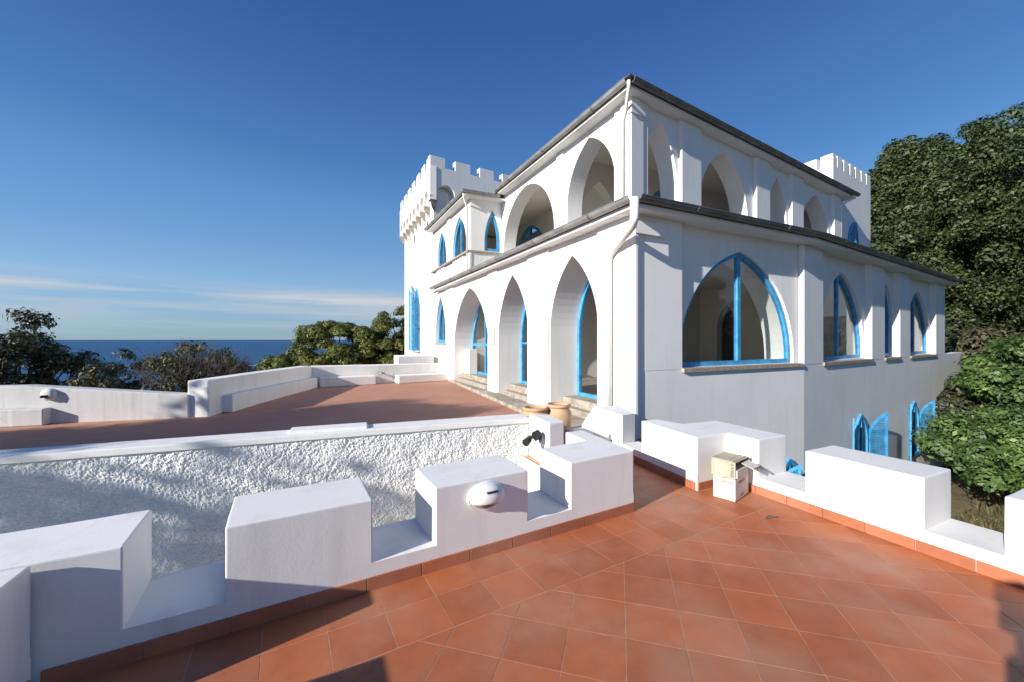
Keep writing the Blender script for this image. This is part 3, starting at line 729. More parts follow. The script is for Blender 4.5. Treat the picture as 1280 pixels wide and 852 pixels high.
# --- upper loggia
ZU, ZS2 = 6.56, 4.56
u_ops = [(6.78-6.3, 8.64-6.3, ZS2, 4.98, 6.40), (9.28-6.3, 12.58-6.3, ZS2, 4.62, 6.36)]
arched_wall('wall', UF, 0, 6.4, 3.7, ZU, .46, u_ops, 'plaster', V, 16)
ur_ops = [(.32, 1.56, ZS2, 5.0, 6.36), (2.38, 4.62, ZS2, 4.75, 6.34), (5.66, 6.86, ZS2, 4.95, 6.30), (7.76, 9.98, ZS2, 4.75, 6.30)]
arched_wall('wall', UR, .0, 10.66, 3.7, ZU, .46, ur_ops, 'plaster', V, 16)
for a, b2 in ((1.58, 2.33), (4.90, 5.63), (6.98, 7.74), (10.1, 10.66)): fbox('pilaster', UR, a, b2, -.10, .01, 3.75, ZU-.001, 'plaster', V, .01)
fbox('pilaster', UR, -.07, .31, -.07, .01, 3.75, ZU-.001, 'plaster', V, .01)
fbox('pilaster', UF, .012, .24, -.07, .01, 3.75, ZU-.001, 'plaster', V, .01)
fbox('pilaster_cap', UR, -.10, .34, -.10, .012, 6.22, 6.42, 'plaster', V, .008)
fbox('pilaster', UF, 2.50, 2.80, -.05, .01, 3.75, ZU-.001, 'plaster', V, .01)
fbox('coping', UF, .26, 6.38, -.10, .012, 4.40, 4.55, 'plaster', V, .01)
# loggia inside: floor, ceiling, inner walls, cross arches
B = MB().prism([UF.xy(.3, .3), UR.xy(10.5, .3), UR.xy(10.5, 2.4), UF.xy(2.2, 2.4), UF.xy(6.4, 2.4), UF.xy(6.4, .3)][0:3]+[UR.xy(10.5, 2.5), (8.2, 8.6), (8.2, 12.7), UF.xy(6.4, .3)], 3.84, 3.95); B.build('loggia_floor', 'stone', V)
B = MB().prism([UF.xy(.2, .2), UR.xy(10.6, .2), UR.xy(10.6, 2.6), (8.4, 8.8), (8.4, 18), (5.9, 18), UF.xy(6.3, .2)], ZU-.06, ZU-.004); B.build('loggia_ceiling', 'plaster_inside', V)
IL = Fr((7.85, 8.5), (0, 1), (1, 0)); iw = (4.6, 7.4, 4.35, 4.7, 6.3)
arched_wall('inner_wall', IL, 0, 9.2, 3.9, ZU, .3, [iw], 'plaster_inside', V)
arch_frame('window', IL, iw, .03, .12, V, .12, ((iw[0]+iw[1])/2,), (), bar=.12)
IR = Fr((7.85, 8.5), DV, NV); iw2 = [(.7, 1.7, 3.95, 5.2, 6.0), (4.5, 5.6, 3.95, 5.2, 6.0)]
arched_wall('inner_wall', IR, 0, 9.0, 3.9, ZU, .3, iw2, 'plaster_inside', V)
for w_ in iw2: arch_frame('door', IR, w_, .03, .12, V, .12, ((w_[0]+w_[1])/2,), (), bar=.1)
CA = Fr((6.26, 8.93), (1, 0), (0, 1)); arched_wall('cross_arch', CA, 0, 1.59, 3.9, ZU, .3, [(.12, 1.50, 3.91, 4.7, 6.0)], 'plaster_inside', V)
B = MB().prism([UR.xy(10.2, .46), UR.xy(10.66, .46), UR.xy(10.66, 2.6), UR.xy(10.2, 2.6)], 3.9, ZU); B.build('inner_wall', 'plaster_inside', V)
# --- projecting upper volume near the tower
VF = Fr((4.64, 12.72), (0, 1), (1, 0)); VS = Fr((4.64, 12.72), (1, 0), (0, 1))
v_ops = [(13.17-12.72, 14.74-12.72, 4.63, 4.9, 6.06), (15.60-12.72, 16.90-12.72, 4.63, 4.9, 6.07)]
arched_wall('wall', VF, 0, 5.0, 3.7, 6.36, .3, v_ops, 'plaster', V)
sop = (.50, 1.10, 4.64, 4.95, 6.07)
arched_wall('wall', VS, .3, 1.17, 3.7, 6.36, .3, [sop], 'plaster', V)
for o_ in v_ops: arch_frame('window', VF, o_, .06, .15, V, .10, ((o_[0]+o_[1])/2,), (), bar=.06)
arch_frame('window', VS, sop, .04, .12, V, .10, (), ())
fbox('sill', VF, -.04, 4.9, -.13, .02, 4.545, 4.61, 'sill_stone', V, .006)
fbox('sill', VS, .02, 1.14, -.05, .02, 4.545, 4.61, 'sill_stone', V, .006)
fbox('corner_post', VF, -.03, .16, -.06, .01, 3.75, 4.54, 'plaster', V, .008)
for k in range(5): fbox('baluster', VF, .55+k*.26, .66+k*.26, -.10, .01, 3.9, 4.5, 'plaster', V, .008)
for k in range(4): fbox('baluster', VF, 2.9+k*.30, 3.02+k*.30, -.10, .01, 3.9, 4.5, 'plaster', V, .008)
fbox('pilaster', VF, 2.25, 2.62, -.05, .01, 4.62, 6.35, 'plaster', V, .008)
for x in (.55, .9):
    B = MB().lathe((*VS.xy(x, -.16), 3.80), [(.0, .36), (.03, .33), (.045, .28), (.025, .22), (.05, .12), (.045, 0)], 10); B.build('finial', 'grey_metal', V, True)
# --- upper eaves, gutters, roof
UO = .30
E0 = Vector((4.64-UO, 17.62, 0)); E1_ = Vector((4.64-UO, 12.72-UO, 0)); E2 = Vector((5.80-UO, 12.72-UO, 0)); E3 = Vector((5.80-UO, 6.30-UO*.95, 0)); E4 = UR.p(11.35, -UO, 0)
def drop(z): return z
B = MB().prism([(p.x, p.y) for p in (E2, E3, E4, UR.p(11.35, .5, 0), Vector((6.3, 6.9, 0)), Vector((6.3, 12.5, 0)))], ZU, ZU+.06); B.build('eave', 'plaster', V)
B = MB().prism([(p.x, p.y) for p in (E0, E1_, Vector((6.2, E1_.y, 0)), Vector((6.2, 17.62, 0)))], 6.36, 6.42); B.build('eave', 'plaster', V)
z1 = ZU+.12; z2 = 6.47
gutter([(E2.x, E2.y, z1), (E3.x, E3.y, z1)], .068, V, 1)
gutter([(E3.x, E3.y, z1), (E4.x, E4.y, z1)], .068, V, 1, mat='zinc_dark')
gutter([(E0.x, E0.y, z2), (E1_.x, E1_.y, z2), (E2.x+.05, E2.y, z2)], .062, V, 1)
B = MB()
rc = [(E2.x+.0, 17.6, z1-.03), (E3.x, E3.y, z1-.03), (E4.x, E4.y, z1-.03), (*UR.xy(11.35, 3.2), z1+.28), (8.9, 9.7, z1+.28), (8.9, 17.6, z1+.28)]
B.add(rc, [(0, 1, 4, 5), (1, 2, 3, 4)]); B.build('roof', 'roof', V)
B = MB(); B.add([(E0.x, E0.y, z2-.02), (E1_.x, E1_.y, z2-.02), (6.0, E1_.y, z2+.12), (6.0, 17.6, z2+.12)], [(0, 1, 2, 3)]); B.build('roof', 'roof', V)
sweep('roof_edge', [(E2.x, E2.y, z1), (E3.x, E3.y, z1), (E4.x, E4.y, z1)], [(-.05, .0), (.10, .03), (.10, .05), (-.05, .05)], 'zinc_dark', V, 1, False)
# --- downpipes
B = MB().tube([(c_cor.x-.075, c_cor.y-.07, zg_-.03), (c_cor.x-.075, c_cor.y-.07, 3.42), (c_cor.x-.05, c_cor.y+.0, 3.33), (4.50, 5.28, 3.14), (4.50, 5.42, 3.04), (4.50, 5.45, 2.9), (4.50, 5.45, .12)], .068, 12); B.build('downpipe', 'pipe_white', V, True)
q = UR.p(-.16, -.16, 0); B = MB().tube([(E3.x-.05, E3.y-.03, z1-.03), (E3.x-.04, E3.y-.02, 6.50), (5.70, 6.36, 6.28), (5.68, 6.42, 6.15), (5.68, 6.42, 3.85)], .036, 10); B.build('downpipe', 'pipe_white', V, True)
q1_, q2_ = UR.p(11.0, -UO-.03, 0), UR.p(10.72, -.06, 0)
B = MB().tube([(q1_.x, q1_.y, z1-.03), (q1_.x, q1_.y, 6.50), (q2_.x, q2_.y, 6.28), (q2_.x, q2_.y, 3.85)], .045, 10); B.build('downpipe', 'pipe_white', V, True)
B = MB().tube([(E1_.x-.03, E1_.y+.1, z2-.02), (E1_.x-.02, E1_.y+.1, 6.30), (4.56, 12.86, 6.05), (4.56, 12.86, 3.8)], .036, 10); B.build('downpipe', 'pipe_white', V, True)
# --- notice plaque on the pier between the arches
pq = fbox('plaque', LF, 10.48-yo, 10.98-yo, -.085, -.052, 1.45, 1.93, 'brass', V, .006)
fbox('plaque_board', LF, 10.52-yo, 10.94-yo, -.095, -.08, 1.49, 1.89, 'plaque', V, .003)
# --- rooms behind the lower windows
B = MB().prism([LF.xy(.3, .62), S2.xy(11.8, .45), S2.xy(11.8, 7.2), (8, 17.4), (5.45, 17.4)], ZE-.10, ZE-.02); B.build('ceiling', 'plaster_inside', V)
B = MB().prism([(5.50, 5.2), S2.xy(11.8, .4), S2.xy(11.8, 7), (5.50, 17)], .20, .325); B.build('room_floor', 'timber_floor', V)
RI = Fr((5.49, 11.0), (1, 0), (0, 1)); arched_wall('inner_wall', RI, -.02, 8.2, .3, ZE-.05, .3, [], 'plaster_inside', V)
RI2 = Fr((13.7, 5.6), (0, 1), (1, 0)); arched_wall('inner_wall', RI2, -.02, 5.7, .3, ZE-.05, .3, [(3.85, 4.65, .33, 1.9, 2.9)], 'plaster_inside', V)
B = MB().box(7.6, 7.9, 11.3, 17.3, .3, ZE-.05); B.build('inner_wall', 'plaster_inside', V)
B = MB().prism([S2.xy(4.75, 6.6), S2.xy(11.8, 6.6), S2.xy(11.8, 6.9), S2.xy(4.75, 6.9)], .3, ZE-.05); B.build('inner_wall', 'plaster_inside', V)
B = MB().prism([S2.xy(7.0, .55), S2.xy(7.2, .55), S2.xy(7.2, 6.6), S2.xy(7.0, 6.6)], .3, ZE-.05); B.build('inner_wall', 'plaster_inside', V)
B = MB().prism([S2.xy(11.5, .55), S2.xy(11.8, .55), S2.xy(11.8, 6.6), S2.xy(11.5, 6.6)], .3, ZE-.05); B.build('inner_wall', 'plaster_inside', V)
# bulk of the house behind (closes the rooms)
B = MB().prism([(8.9, 11.5), S2.xy(11.8, 7.1), S2.xy(11.8, 9), (8.9, 18)], -3, 6.5); B.build('back_range', 'plaster', V)
B = MB().prism([(5.0, 17.4), (8.8, 17.4), (8.8, 18), (5.0, 18)], -1, 6.4); B.build('back_range', 'plaster', V)
# --- left tower
SH = dict(x0=4.66, y0=17.60, x1=8.9, y1=24.1)
zt, zc = 9.64, 9.20
TB = [(4.66, 17.60), (8.85, 18.09), (8.85, 24.3), (4.66, 24.3)]
tw = MB().prism(TB, -3.5, 9.0).build('tower', 'plaster', V)
ox, oy = 4.38, 17.16
TL = Fr((ox, oy), (0, 1), (1, 0)); TR = Fr((ox, oy), DV, NV)
zk = 7.72
nl = 8; pw = (24.3-oy-.3)/nl
ops_ = [(.30+i*pw+.09, .30+(i+1)*pw-.09, zk, zk+.22, zk+.22+(pw-.18)/2*1.02) for i in range(nl)]
arched_wall('parapet', TL, 0, 24.3-oy, zk, zc, .28, ops_, 'plaster', tw, 8)
pr = 1.02; ops_ = [(.34+i*pr, .34+i*pr+.84, zk, zk+.30, zk+.30+.44) for i in range(4)]
arched_wall('parapet', TR, .281, 4.5, zk, zc, .28, ops_, 'plaster', tw, 8)
for i in range(nl+1):
    u = .30+i*pw; u = .14 if i == 0 else u
    if i == 0: continue
    v = [TL.p(u-.09, 0, zk), TL.p(u+.09, 0, zk), TL.p(u+.09, .285, zk), TL.p(u-.09, .285, zk), TL.p(u-.07, .02, zk-.14), TL.p(u+.07, .02, zk-.14), TL.p(u-.05, .22, zk-.42), TL.p(u+.05, .22, zk-.42), TL.p(u+.06, .285, zk-.45), TL.p(u-.06, .285, zk-.45)]
    obj('corbel', v, [(0, 1, 2, 3), (0, 1, 5, 4), (4, 5, 7, 6), (6, 7, 8, 9), (1, 2, 8, 7, 5), (0, 4, 6, 9, 3)], 'stone', tw)
for i in range(1, 4):
    u = .34+i*pr-.09
    v = [TR.p(u-.09, 0, zk), TR.p(u+.09, 0, zk), TR.p(u+.09, .45, zk), TR.p(u-.09, .45, zk), TR.p(u-.07, .02, zk-.14), TR.p(u+.07, .02, zk-.14), TR.p(u-.05, .36, zk-.42), TR.p(u+.05, .36, zk-.42), TR.p(u+.06, .45, zk-.45), TR.p(u-.06, .45, zk-.45)]
    obj('corbel', v, [(0, 1, 2, 3), (0, 1, 5, 4), (4, 5, 7, 6), (6, 7, 8, 9), (1, 2, 8, 7, 5), (0, 4, 6, 9, 3)], 'stone', tw)
# corner corbel
B = MB().add([TL.p(-.02, -.02, zk+.16), TR.p(.34, -.02, zk+.16), TR.p(.34, .40, zk+.16), TL.p(.32, .30, zk+.16), TL.p(.10, .08, zk-.28), TR.p(.32, .08, zk-.28), TR.p(.34, .42, zk-.38), TL.p(.36, .30, zk-.38)],
      [(0, 1, 2, 3), (7, 6, 5, 4), (0, 1, 5, 4), (1, 2, 6, 5), (2, 3, 7, 6), (3, 0, 4, 7)]); B.build('corbel', 'stone', tw)
for a, b2 in ((.0, .71), (1.20, 1.96), (2.45, 3.21), (3.70, 4.45)): prism_obj('merlon', TR.quad(a, b2, 0, .28), zc, zt, 'plaster', tw, .012)
for i in range(6):
    a = 1.02+i*1.06; prism_obj('merlon', TL.quad(a, a+.60, 0, .28), zc, zt, 'plaster', tw, .012)
prism_obj('merlon', TL.quad(.281, .62, 0, .28), zc, zt, 'plaster', tw, .012)
B = MB().prism([TL.xy(.3, .27), TR.xy(4.3, .3), TR.xy(4.3, 6.5), TL.xy(7, .27)], 8.9, 9.0); B.build('tower_roof', 'roof', tw)
for u, z in ((1.6, 7.0), (4.4, 7.0)):
    B = MB().obox(TL.p(u, .275, z), (0, .09, 0), (.012, 0, 0), (0, 0, .18)); B.build('loophole', 'opening_shade', tw)  # dark block on the wall, coloured as the shaded opening
TW = Fr((4.66, 20.4), (0, 1), (1, 0)); twq = (0, 1.0, 1.05, 3.1, 4.3)
arcp = outline(twq, 0, 0); obj('window_shade_sheet', [TW.p(u, -.006, z) for u, z in arcp], [tuple(range(len(arcp)))], 'opening_shade', V)  # tower room's darkness as a flat dark sheet
fr_ = arch_frame('window', TW, twq, -.05, .0, V, .085, (.5,), (2.2,), bar=.05)
shutter(TW, -.02, -1, 62, .5, 1.05, 3.1, 4.3, fr_); shutter(TW, 1.02, 1, 28, .5, 1.05, 3.1, 4.3, fr_)
fbox('sill', TW, -.05, 1.05, -.10, .01, .93, 1.0, 'sill_stone', V, .006)
# --- right tower
t0 = 10.64; RTF = Fr(UR.xy(t0, .12), DV, NV); RTL = Fr(UR.xy(t0, .12), (0, 1), (1, 0)); zt2, zc2 = 8.17, 7.74
tw2 = MB().prism([RTF.xy(0, 0), RTF.xy(3.72, 0), RTF.xy(3.72, 3.6), RTL.xy(3.5, 0)], -3, zc2).build('tower', 'plaster', V)
al = [0, .39, .98, 1.57, 2.13, 2.72, 3.29, 3.72]
for i, (a, b2) in enumerate(zip(al, al[1:])):
    e_ = b2 if i == 6 else b2-.13
    prism_obj('merlon', RTF.quad(a+(.0 if i == 0 else 0), e_, 0, .30), zc2, zt2, 'plaster', tw2, .01)
for a, b2 in ((.301, .40), (.53, 1.03), (1.16, 1.66), (1.79, 2.3), (2.43, 2.95)): prism_obj('merlon', RTL.quad(a, b2, 0, .30), zc2, zt2, 'plaster', tw2, .01)
wq = (1.34, 2.30, 4.4, 5.2, 6.0)
arcp = outline(wq, 0, 0); obj('window_shade_sheet', [RTF.p(u, -.006, z) for u, z in arcp], [tuple(range(len(arcp)))], 'opening_shade', V)  # flat sheet coloured dark for the unlit room
fr_ = arch_frame('window', RTF, wq, -.05, .0, V, .085, (1.82,), (5.15,), bar=.05)
shutter(RTF, 1.32, 1, 8, .48, 4.4, 5.2, 6.0, fr_); shutter(RTF, 2.32, -1, 8, .48, 4.4, 5.2, 6.0, fr_)

# ------------------------------------------------------------------ small things
# oval bulkhead lamp with an eyelid
lc = PF.p(su(1.115), 0, .449)
lamp = empty('wall_lamp', lc); tag(lamp, 'white oval bulkhead lamp with an eyelid hood on a merlon face', 'lamp')
def dome(name, cx, cz, a, c, dep, mat, parent, z_lo=-1e9, z_hi=1e9, off0=0, seg=40, rings=10):
    vs, fs = [], []
    for i in range(rings+1):
        r = math.cos(math.pi/2*i/rings); d = math.sin(math.pi/2*i/rings)
        for k in range(seg):
            t_ = 2*math.pi*k/seg
            z = cz+c*r*math.sin(t_); vs.append(PF.p(su(1.115)+cx+a*r*math.cos(t_), -(off0+dep*d), max(z_lo, min(z_hi, z))+.449))
    for i in range(rings):
        for k in range(seg):
            p = i*seg+k; q_ = i*seg+(k+1) % seg; fs.append((p, q_, q_+seg, p+seg))
    return obj(name, vs, fs, mat, parent, True)
B = MB(); N_ = 40
ringv = []
for d in (0, .028):
    for k in range(N_):
        t_ = 2*math.pi*k/N_; B.v.append(tuple(PF.p(su(1.115)+.150*math.cos(t_), -d, .449+.102*math.sin(t_))))
for k in range(N_): B.f.append((k, (k+1) % N_, N_+(k+1) % N_, N_+k))
B.f.append(tuple(N_+k for k in range(N_))); B.build('base', 'lamp_white', lamp)
dome('diffuser', 0, -.005, .125, .080, .045, 'sill_stone', lamp, off0=.027)
dome('hood', 0, .0, .142, .096, .085, 'lamp_white', lamp, z_lo=-.030, off0=.026)
B = MB(); B.obox(PF.p(su(1.125), -.093, .449+.052), e1*.045, Vector((0, 0, .006)), n1*.012); B.build('slot', 'opening_shade', lamp)
for sx in (-1, 1):
    MB().obox(PF.p(su(1.115)+.139*sx, -.031, .449-.012), e1*.006, Vector((0, 0, .006)), n1*.004).build('screw', 'grey_metal', lamp)
# broken black spotlight at the end of the rough wall
sp = empty('spotlight', (2.50, 4.36, .36)); tag(sp, 'broken black spotlight fixed at the end of the rough wall', 'lamp')
B = MB().tube([(2.60, 4.50, .36), (2.50, 4.42, .38), (2.46, 4.38, .37)], .02, 8); B.build('arm', 'black_plastic', sp, True)
B = MB().tube([(2.42, 4.44, .36), (2.36, 4.38, .345), (2.30, 4.34, .33)], [.032, .043, .048], 12); B.build('head', 'black_plastic', sp)
B = MB().obox((2.47, 4.36, .40), (.055, .02, .01), (-.01, .04, .02), (0, -.01, .03)); B.build('bracket', 'black_plastic', sp)
B = MB().obox((2.525, 4.36, .34), (.018, .02, 0), (-.01, .02, .0), (0, 0, .045)); B.build('junction_box', 'grey_metal', sp)
# lamp on the boundary wall
o_ = empty('wall_lamp', (-4.6, 10.6, .5)); tag(o_, 'weathered round lamp on the peeling boundary wall', 'lamp')
q = Vector((-4.62, 10.60, .56)); B = MB()
B.tube([q+Vector((.02, .14, 0)), q+Vector((0, .03, 0)), q+Vector((-.01, .005, 0))], [.12, .11, .06], 20); B.build('hood', 'plaster_old', o_, True)
B = MB().obox(q+Vector((-.01, .0, -.03)), (.06, .01, 0), (0, .02, 0), (0, 0, .025)); B.build('grille', 'black_plastic', o_)

B = MB().add([(3.57, 2.20, .003), (3.66, 2.15, .028), (3.73, 2.16, .008), (3.65, 2.21, .022), (3.62, 2.175, .03)], [(0, 1, 4), (1, 2, 4), (2, 3, 4), (3, 0, 4)])
tag(B.build('fallen_leaf', 'bark'), 'curled brown fallen leaf on the tiles near the stacked boxes', 'leaf')
# terracotta jars
def jar(x, y, h, r, label):
    root = empty('jar', (x, y, 0)); tag(root, label, 'jar', 'terracotta jars by the passage')
    k = h; pf = [(0, .0), (r*.55, 0), (r*.60, .02), (r*.78, .18*k), (r*.97, .48*k), (r*1.02, .66*k), (r*.96, .80*k), (r*.80, .90*k), (r*.74, .925*k), (r*.70, .90*k), (r*.80, .75*k), (r*.80, .5*k), (r*.5, .06)]
    MB().lathe((x, y, 0), pf).build('body', 'pot', root, True)
    MB().lathe((x, y, 0), [(r*.72, .905*k), (r*.86, .915*k), (r*.93, .95*k), (r*.90, .985*k), (r*.80, 1.0*k), (r*.73, .985*k), (r*.70, .93*k)]).build('rim', 'pot', root, True)
    return root
jar(3.33, 5.20, .62, .205, 'taller terracotta jar with a rolled rim beside the door steps')
jar(2.98, 5.30, .58, .215, 'wide-mouthed terracotta jar half hidden behind the white block')

# two stacked cartons
def carton(name, c, ang, w, d, h, mat, label):
    root = empty(name, c); root.rotation_euler = (0, 0, ang); tag(root, label, 'box', 'boxes stacked by the parapet'); return root
def local(parent, name, B, mat, smooth=False):
    me = bpy.data.meshes.new(name); me.from_pydata(B.v, [], B.f); bm = bmesh.new(); bm.from_mesh(me); bmesh.ops.recalc_face_normals(bm, faces=bm.faces); bm.to_mesh(me); bm.free()
    me.materials.append(MATS[mat]); return link(name, me, parent)
def text(parent, s, size, loc, rot, mat='ink', name='lettering'):
    cu = bpy.data.curves.new(name, 'FONT'); cu.body = s; cu.size = size; cu.extrude = .0006; cu.align_x = 'CENTER'; cu.align_y = 'CENTER'
    to = bpy.data.objects.new('tmp', cu); COL.objects.link(to); dg = bpy.context.evaluated_depsgraph_get(); me = bpy.data.meshes.new_from_object(to.evaluated_get(dg)); bpy.data.objects.remove(to)
    me.materials.clear(); me.materials.append(MATS[mat]); o = link(name, me, parent, loc); o.rotation_euler = rot; return o
bx = carton('carton', (3.835, 2.705, .003), R(16), .3, .3, .3, 'card_white', 'white printed carton standing on the tiles under a beige one')
w, d, h = .185, .105, .215
B = MB().box(-w, w, -d, d, 0, h); o = local(bx, 'box', B, 'card_white'); md = o.modifiers.new('soft', 'BEVEL'); md.width = .004; md.segments = 1
local(bx, 'tape', MB().box(-w-.001, w+.001, -.02, .02, h-.03, h+.0015), 'card_beige')
# the -x face looks at the sun (left in the picture), the -y face is the shaded end
text(bx, 'PITMTTK', .042, (-w-.001, 0, h-.045), (R(90), 0, R(-90))); text(bx, 'PITMTTK', .040, (-.01, -d-.001, h-.045), (R(90), 0, 0))
text(bx, 'CTIET', .034, (.0, -d-.001, .035), (R(90), 0, 0))
bt = carton('carton', (3.835, 2.71, .222), R(13), .3, .3, .3, 'card_beige', 'open beige carton with a flap out, resting on the white one')
w, d, h = .165, .115, .160; t2 = .005
B = MB(); B.box(-w, -w+t2, -d, d, 0, h).box(w-t2, w, -d, d, 0, h).box(-w+t2, w-t2, d-t2, d, 0, h).box(-w+t2, w-t2, -d+.002, d-t2, 0, t2).box(-w, w, -d, d, h, h+t2)
local(bt, 'box', B, 'card_beige')
B = MB()
for a in ((-.115, -.098), (.098, .115)): B.box(-w-.006, -w+.0, a[0], a[1], .0, h)
B.box(-w-.006, -w, -.098, .098, .0, .016).box(-w-.006, -w, -.098, .098, h-.016, h); local(bt, 'rim', B, 'card_beige')
local(bt, 'lid', MB().box(-w-.008, w-.03, -d+.02, d+.004, h+t2, h+t2+.008).box(-w+.02, w-.02, -d+.07, -d+.08, h+t2, h+t2+.012), 'card_beige')
local(bt, 'inner_box', MB().box(-w+.012, w-.05, -d-.012, d-.02, .008, .085), 'card_white')
B = MB().obox((.06, -d-.05, .118), (.085, 0, 0), (.01, .06, .014), (0, -.0007, .003)); B.obox((.145, -d-.03, .10), (.004, .05, .0), (0, 0, .022), (.001, 0, 0)); local(bt, 'flap', B, 'card_white')
B = MB().obox((.165, -d-.085, .085), (.05, -.01, -.012), (.012, .03, .016), (0, -.002, .004)).obox((.205, -d-.10, .06), (.022, -.01, -.02), (.005, .03, .0), (.003, 0, .003)); local(bt, 'flap', B, 'grey_metal')
text(bt, 'S.ANGE', .040, (-w-.0065, -d+.030, h*.5), (R(90), R(90), R(-90)))
# camera tripod of the photographer: only its shadow is in the picture
tp_ = empty('camera_tripod', (-.07, -.14, 0)); tag(tp_, 'black photo tripod with camera whose shadow falls on the tiles', 'tripod')
tx, ty = -.07, -.14
for a in (64, 184, 304):
    MB().tube([(tx+.03*math.cos(R(a)), ty+.03*math.sin(R(a)), 1.2), (tx+.30*math.cos(R(a)), ty+.30*math.sin(R(a)), .0)], [.022, .016], 8).build('leg', 'black_plastic', tp_)
MB().tube([(tx, ty, .95), (tx, ty, 1.42)], .022, 8).build('column', 'black_plastic', tp_)
MB().obox((tx, ty, 1.22), (.05, 0, 0), (0, .05, 0), (0, 0, .05)).build('crown', 'black_plastic', tp_)
MB().obox((tx, ty, 1.45), (.08, 0, 0), (0, .06, 0), (0, 0, .05)).obox((tx, ty, 1.58), (.075, -.036, 0), (.02, .042, 0), (0, 0, .06)).tube([(tx, ty, 1.44), (tx-.05, ty-.38, 1.36)], .014, 8).build('camera_body', 'black_plastic', tp_)

# ------------------------------------------------------------------ vegetation
def quads(name, P_, N_, T_, S_, mat, parent, asp=.55, kind=None):
    """leaf-sized faces: centre, normal, tangent, size arrays"""
    n = len(P_); off = np.array(wloc(parent)); P_ = P_-off
    Bn = np.cross(N_, T_); a = T_*S_[:, None]; c = Bn*(S_*asp)[:, None]
    v = np.empty((n, 4, 3)); v[:, 0] = P_-a; v[:, 1] = P_-c+N_*(S_*.12)[:, None]; v[:, 2] = P_+a; v[:, 3] = P_+c+N_*(S_*.12)[:, None]
    me = bpy.data.meshes.new(name); me.vertices.add(n*4); me.vertices.foreach_set('co', v.reshape(-1))
    me.loops.add(n*4); me.loops.foreach_set('vertex_index', np.arange(n*4, dtype=np.int32)); me.polygons.add(n)
    me.polygons.foreach_set('loop_start', np.arange(0, n*4, 4, dtype=np.int32)); me.update(calc_edges=True); me.validate()
    me.materials.append(MATS[mat]); o = link(name, me, parent)
    if kind: o['kind'] = kind
    return o
def unit(a): return a/np.maximum(1e-6, np.linalg.norm(a, axis=1))[:, None]
def leaves(clumps, per, size, flat=.75, nbias=.7, core=.55):
    Ps, Ns = [], []
    for c, r in clumps:
        k = max(8, int(per*r*r)); d = unit(RNG.normal(size=(k, 3))); d[:, 2] = np.where(d[:, 2] < -.7, -d[:, 2], d[:, 2])
        rad = r*(core+(1-core)*RNG.random(k)**.6)*(1+.12*RNG.normal(size=k))
        p = np.array(c)+d*rad[:, None]*np.array([1, 1, flat]); Ps.append(p); Ns.append(d)
    P_ = np.concatenate(Ps); N_ = unit(np.concatenate(Ns)*nbias+unit(RNG.normal(size=P_.shape))*(1-nbias)+np.array([0, 0, .25]))
    T_ = unit(np.cross(N_, unit(RNG.normal(size=P_.shape)))); S_ = size*np.clip(np.exp(RNG.normal(size=len(P_))*.38), .4, 2.0)
    return P_, N_, T_, S_
def clumps_in(c, rx, ry, rz, n, r0, r1, shell=.55, low=-.55):
    out = []
    while len(out) < n:
        d = RNG.normal(size=3); d /= np.linalg.norm(d)
        if d[2] < low: continue
        k = shell+(1-shell)*RNG.random()**.7
        out.append(((c[0]+d[0]*rx*k, c[1]+d[1]*ry*k, c[2]+d[2]*rz*k), r0+(r1-r0)*RNG.random()))
    return out
def tree(name, label, cat, base, clumps, per, size, mat, trunk_r, group=None, bark='bark', limbs=10, flat=.75, asp=.55, core=.55, nbias=.7, top=None):
    root = empty(name, base); tag(root, label, cat, group)
    cs = np.array([c for c, r in clumps]); mid = cs.mean(0); B = MB()
    fork = Vector(base).lerp(Vector(mid), .45); B.tube([Vector(base)-Vector((0, 0, .4)), Vector(base).lerp(fork, .5)+Vector((.12*trunk_r*4, -.1, 0)), fork], [trunk_r*1.25, trunk_r, trunk_r*.8], 9)
    idx = RNG.permutation(len(clumps))[:limbs]
    for i in idx:
        t_ = Vector(clumps[i][0]); m_ = fork.lerp(t_, .5)+Vector((RNG.normal()*.15, RNG.normal()*.15, .12*(t_-fork).length))
        B.tube([fork-Vector((0, 0, .1)), m_, t_], [trunk_r*.5, trunk_r*.28, trunk_r*.08], 6, False)
    B.build('trunk', bark, root, True)
    quads('crown', *leaves(clumps, per, size, flat, nbias, core), mat, root, asp)
    return root
fw3, rt3 = np.array([math.sin(YAW), math.cos(YAW), 0]), np.array([math.cos(YAW), -math.sin(YAW), 0])
def at(lat, dep, z): q = fw3*dep+rt3*lat; return (q[0], q[1], z)
def gz(p): return (p[0], p[1], ground_z(p[0], p[1]))

# big holm oaks on the slope behind the right tower
G_O = 'oaks on the slope behind the villa'
cl = clumps_in(at(32.0, 26, 8.4), 7.9, 7.4, 7.0, 620, .4, 1.15, .70, -.95)+clumps_in(at(32.5, 26.5, 8.2), 5.6, 5.2, 5.6, 90, 1.0, 1.7, .2, -1)+clumps_in(at(32.0, 26, 8.4), 8.5, 8.0, 7.6, 90, .3, .65, .97, -.5)
tree('oak_tree', 'huge dark evergreen oak rising behind the right tower', 'tree', gz(at(31.5, 27, 0)), cl, 560, .085, 'leaf_oak', .5, G_O, limbs=22, flat=.95, nbias=.55)
cl = clumps_in(at(26.6, 27.0, 8.3), 2.5, 2.5, 7.0, 190, .45, .95, .6, -.95)+clumps_in(at(26.4, 27.0, 12.6), 1.6, 1.6, 2.2, 50, .4, .8, .3, -1)
tree('oak_tree', 'slimmer evergreen oak with a ragged top squeezed between tower and huge oak', 'tree', gz(at(26.5, 28.5, 0)), cl, 560, .085, 'leaf_oak', .3, G_O, limbs=14, flat=.95, nbias=.55)
cl = clumps_in(at(42, 32, 7.0), 7.5, 7.0, 6.5, 110, 1.0, 1.8, .6, -.8)
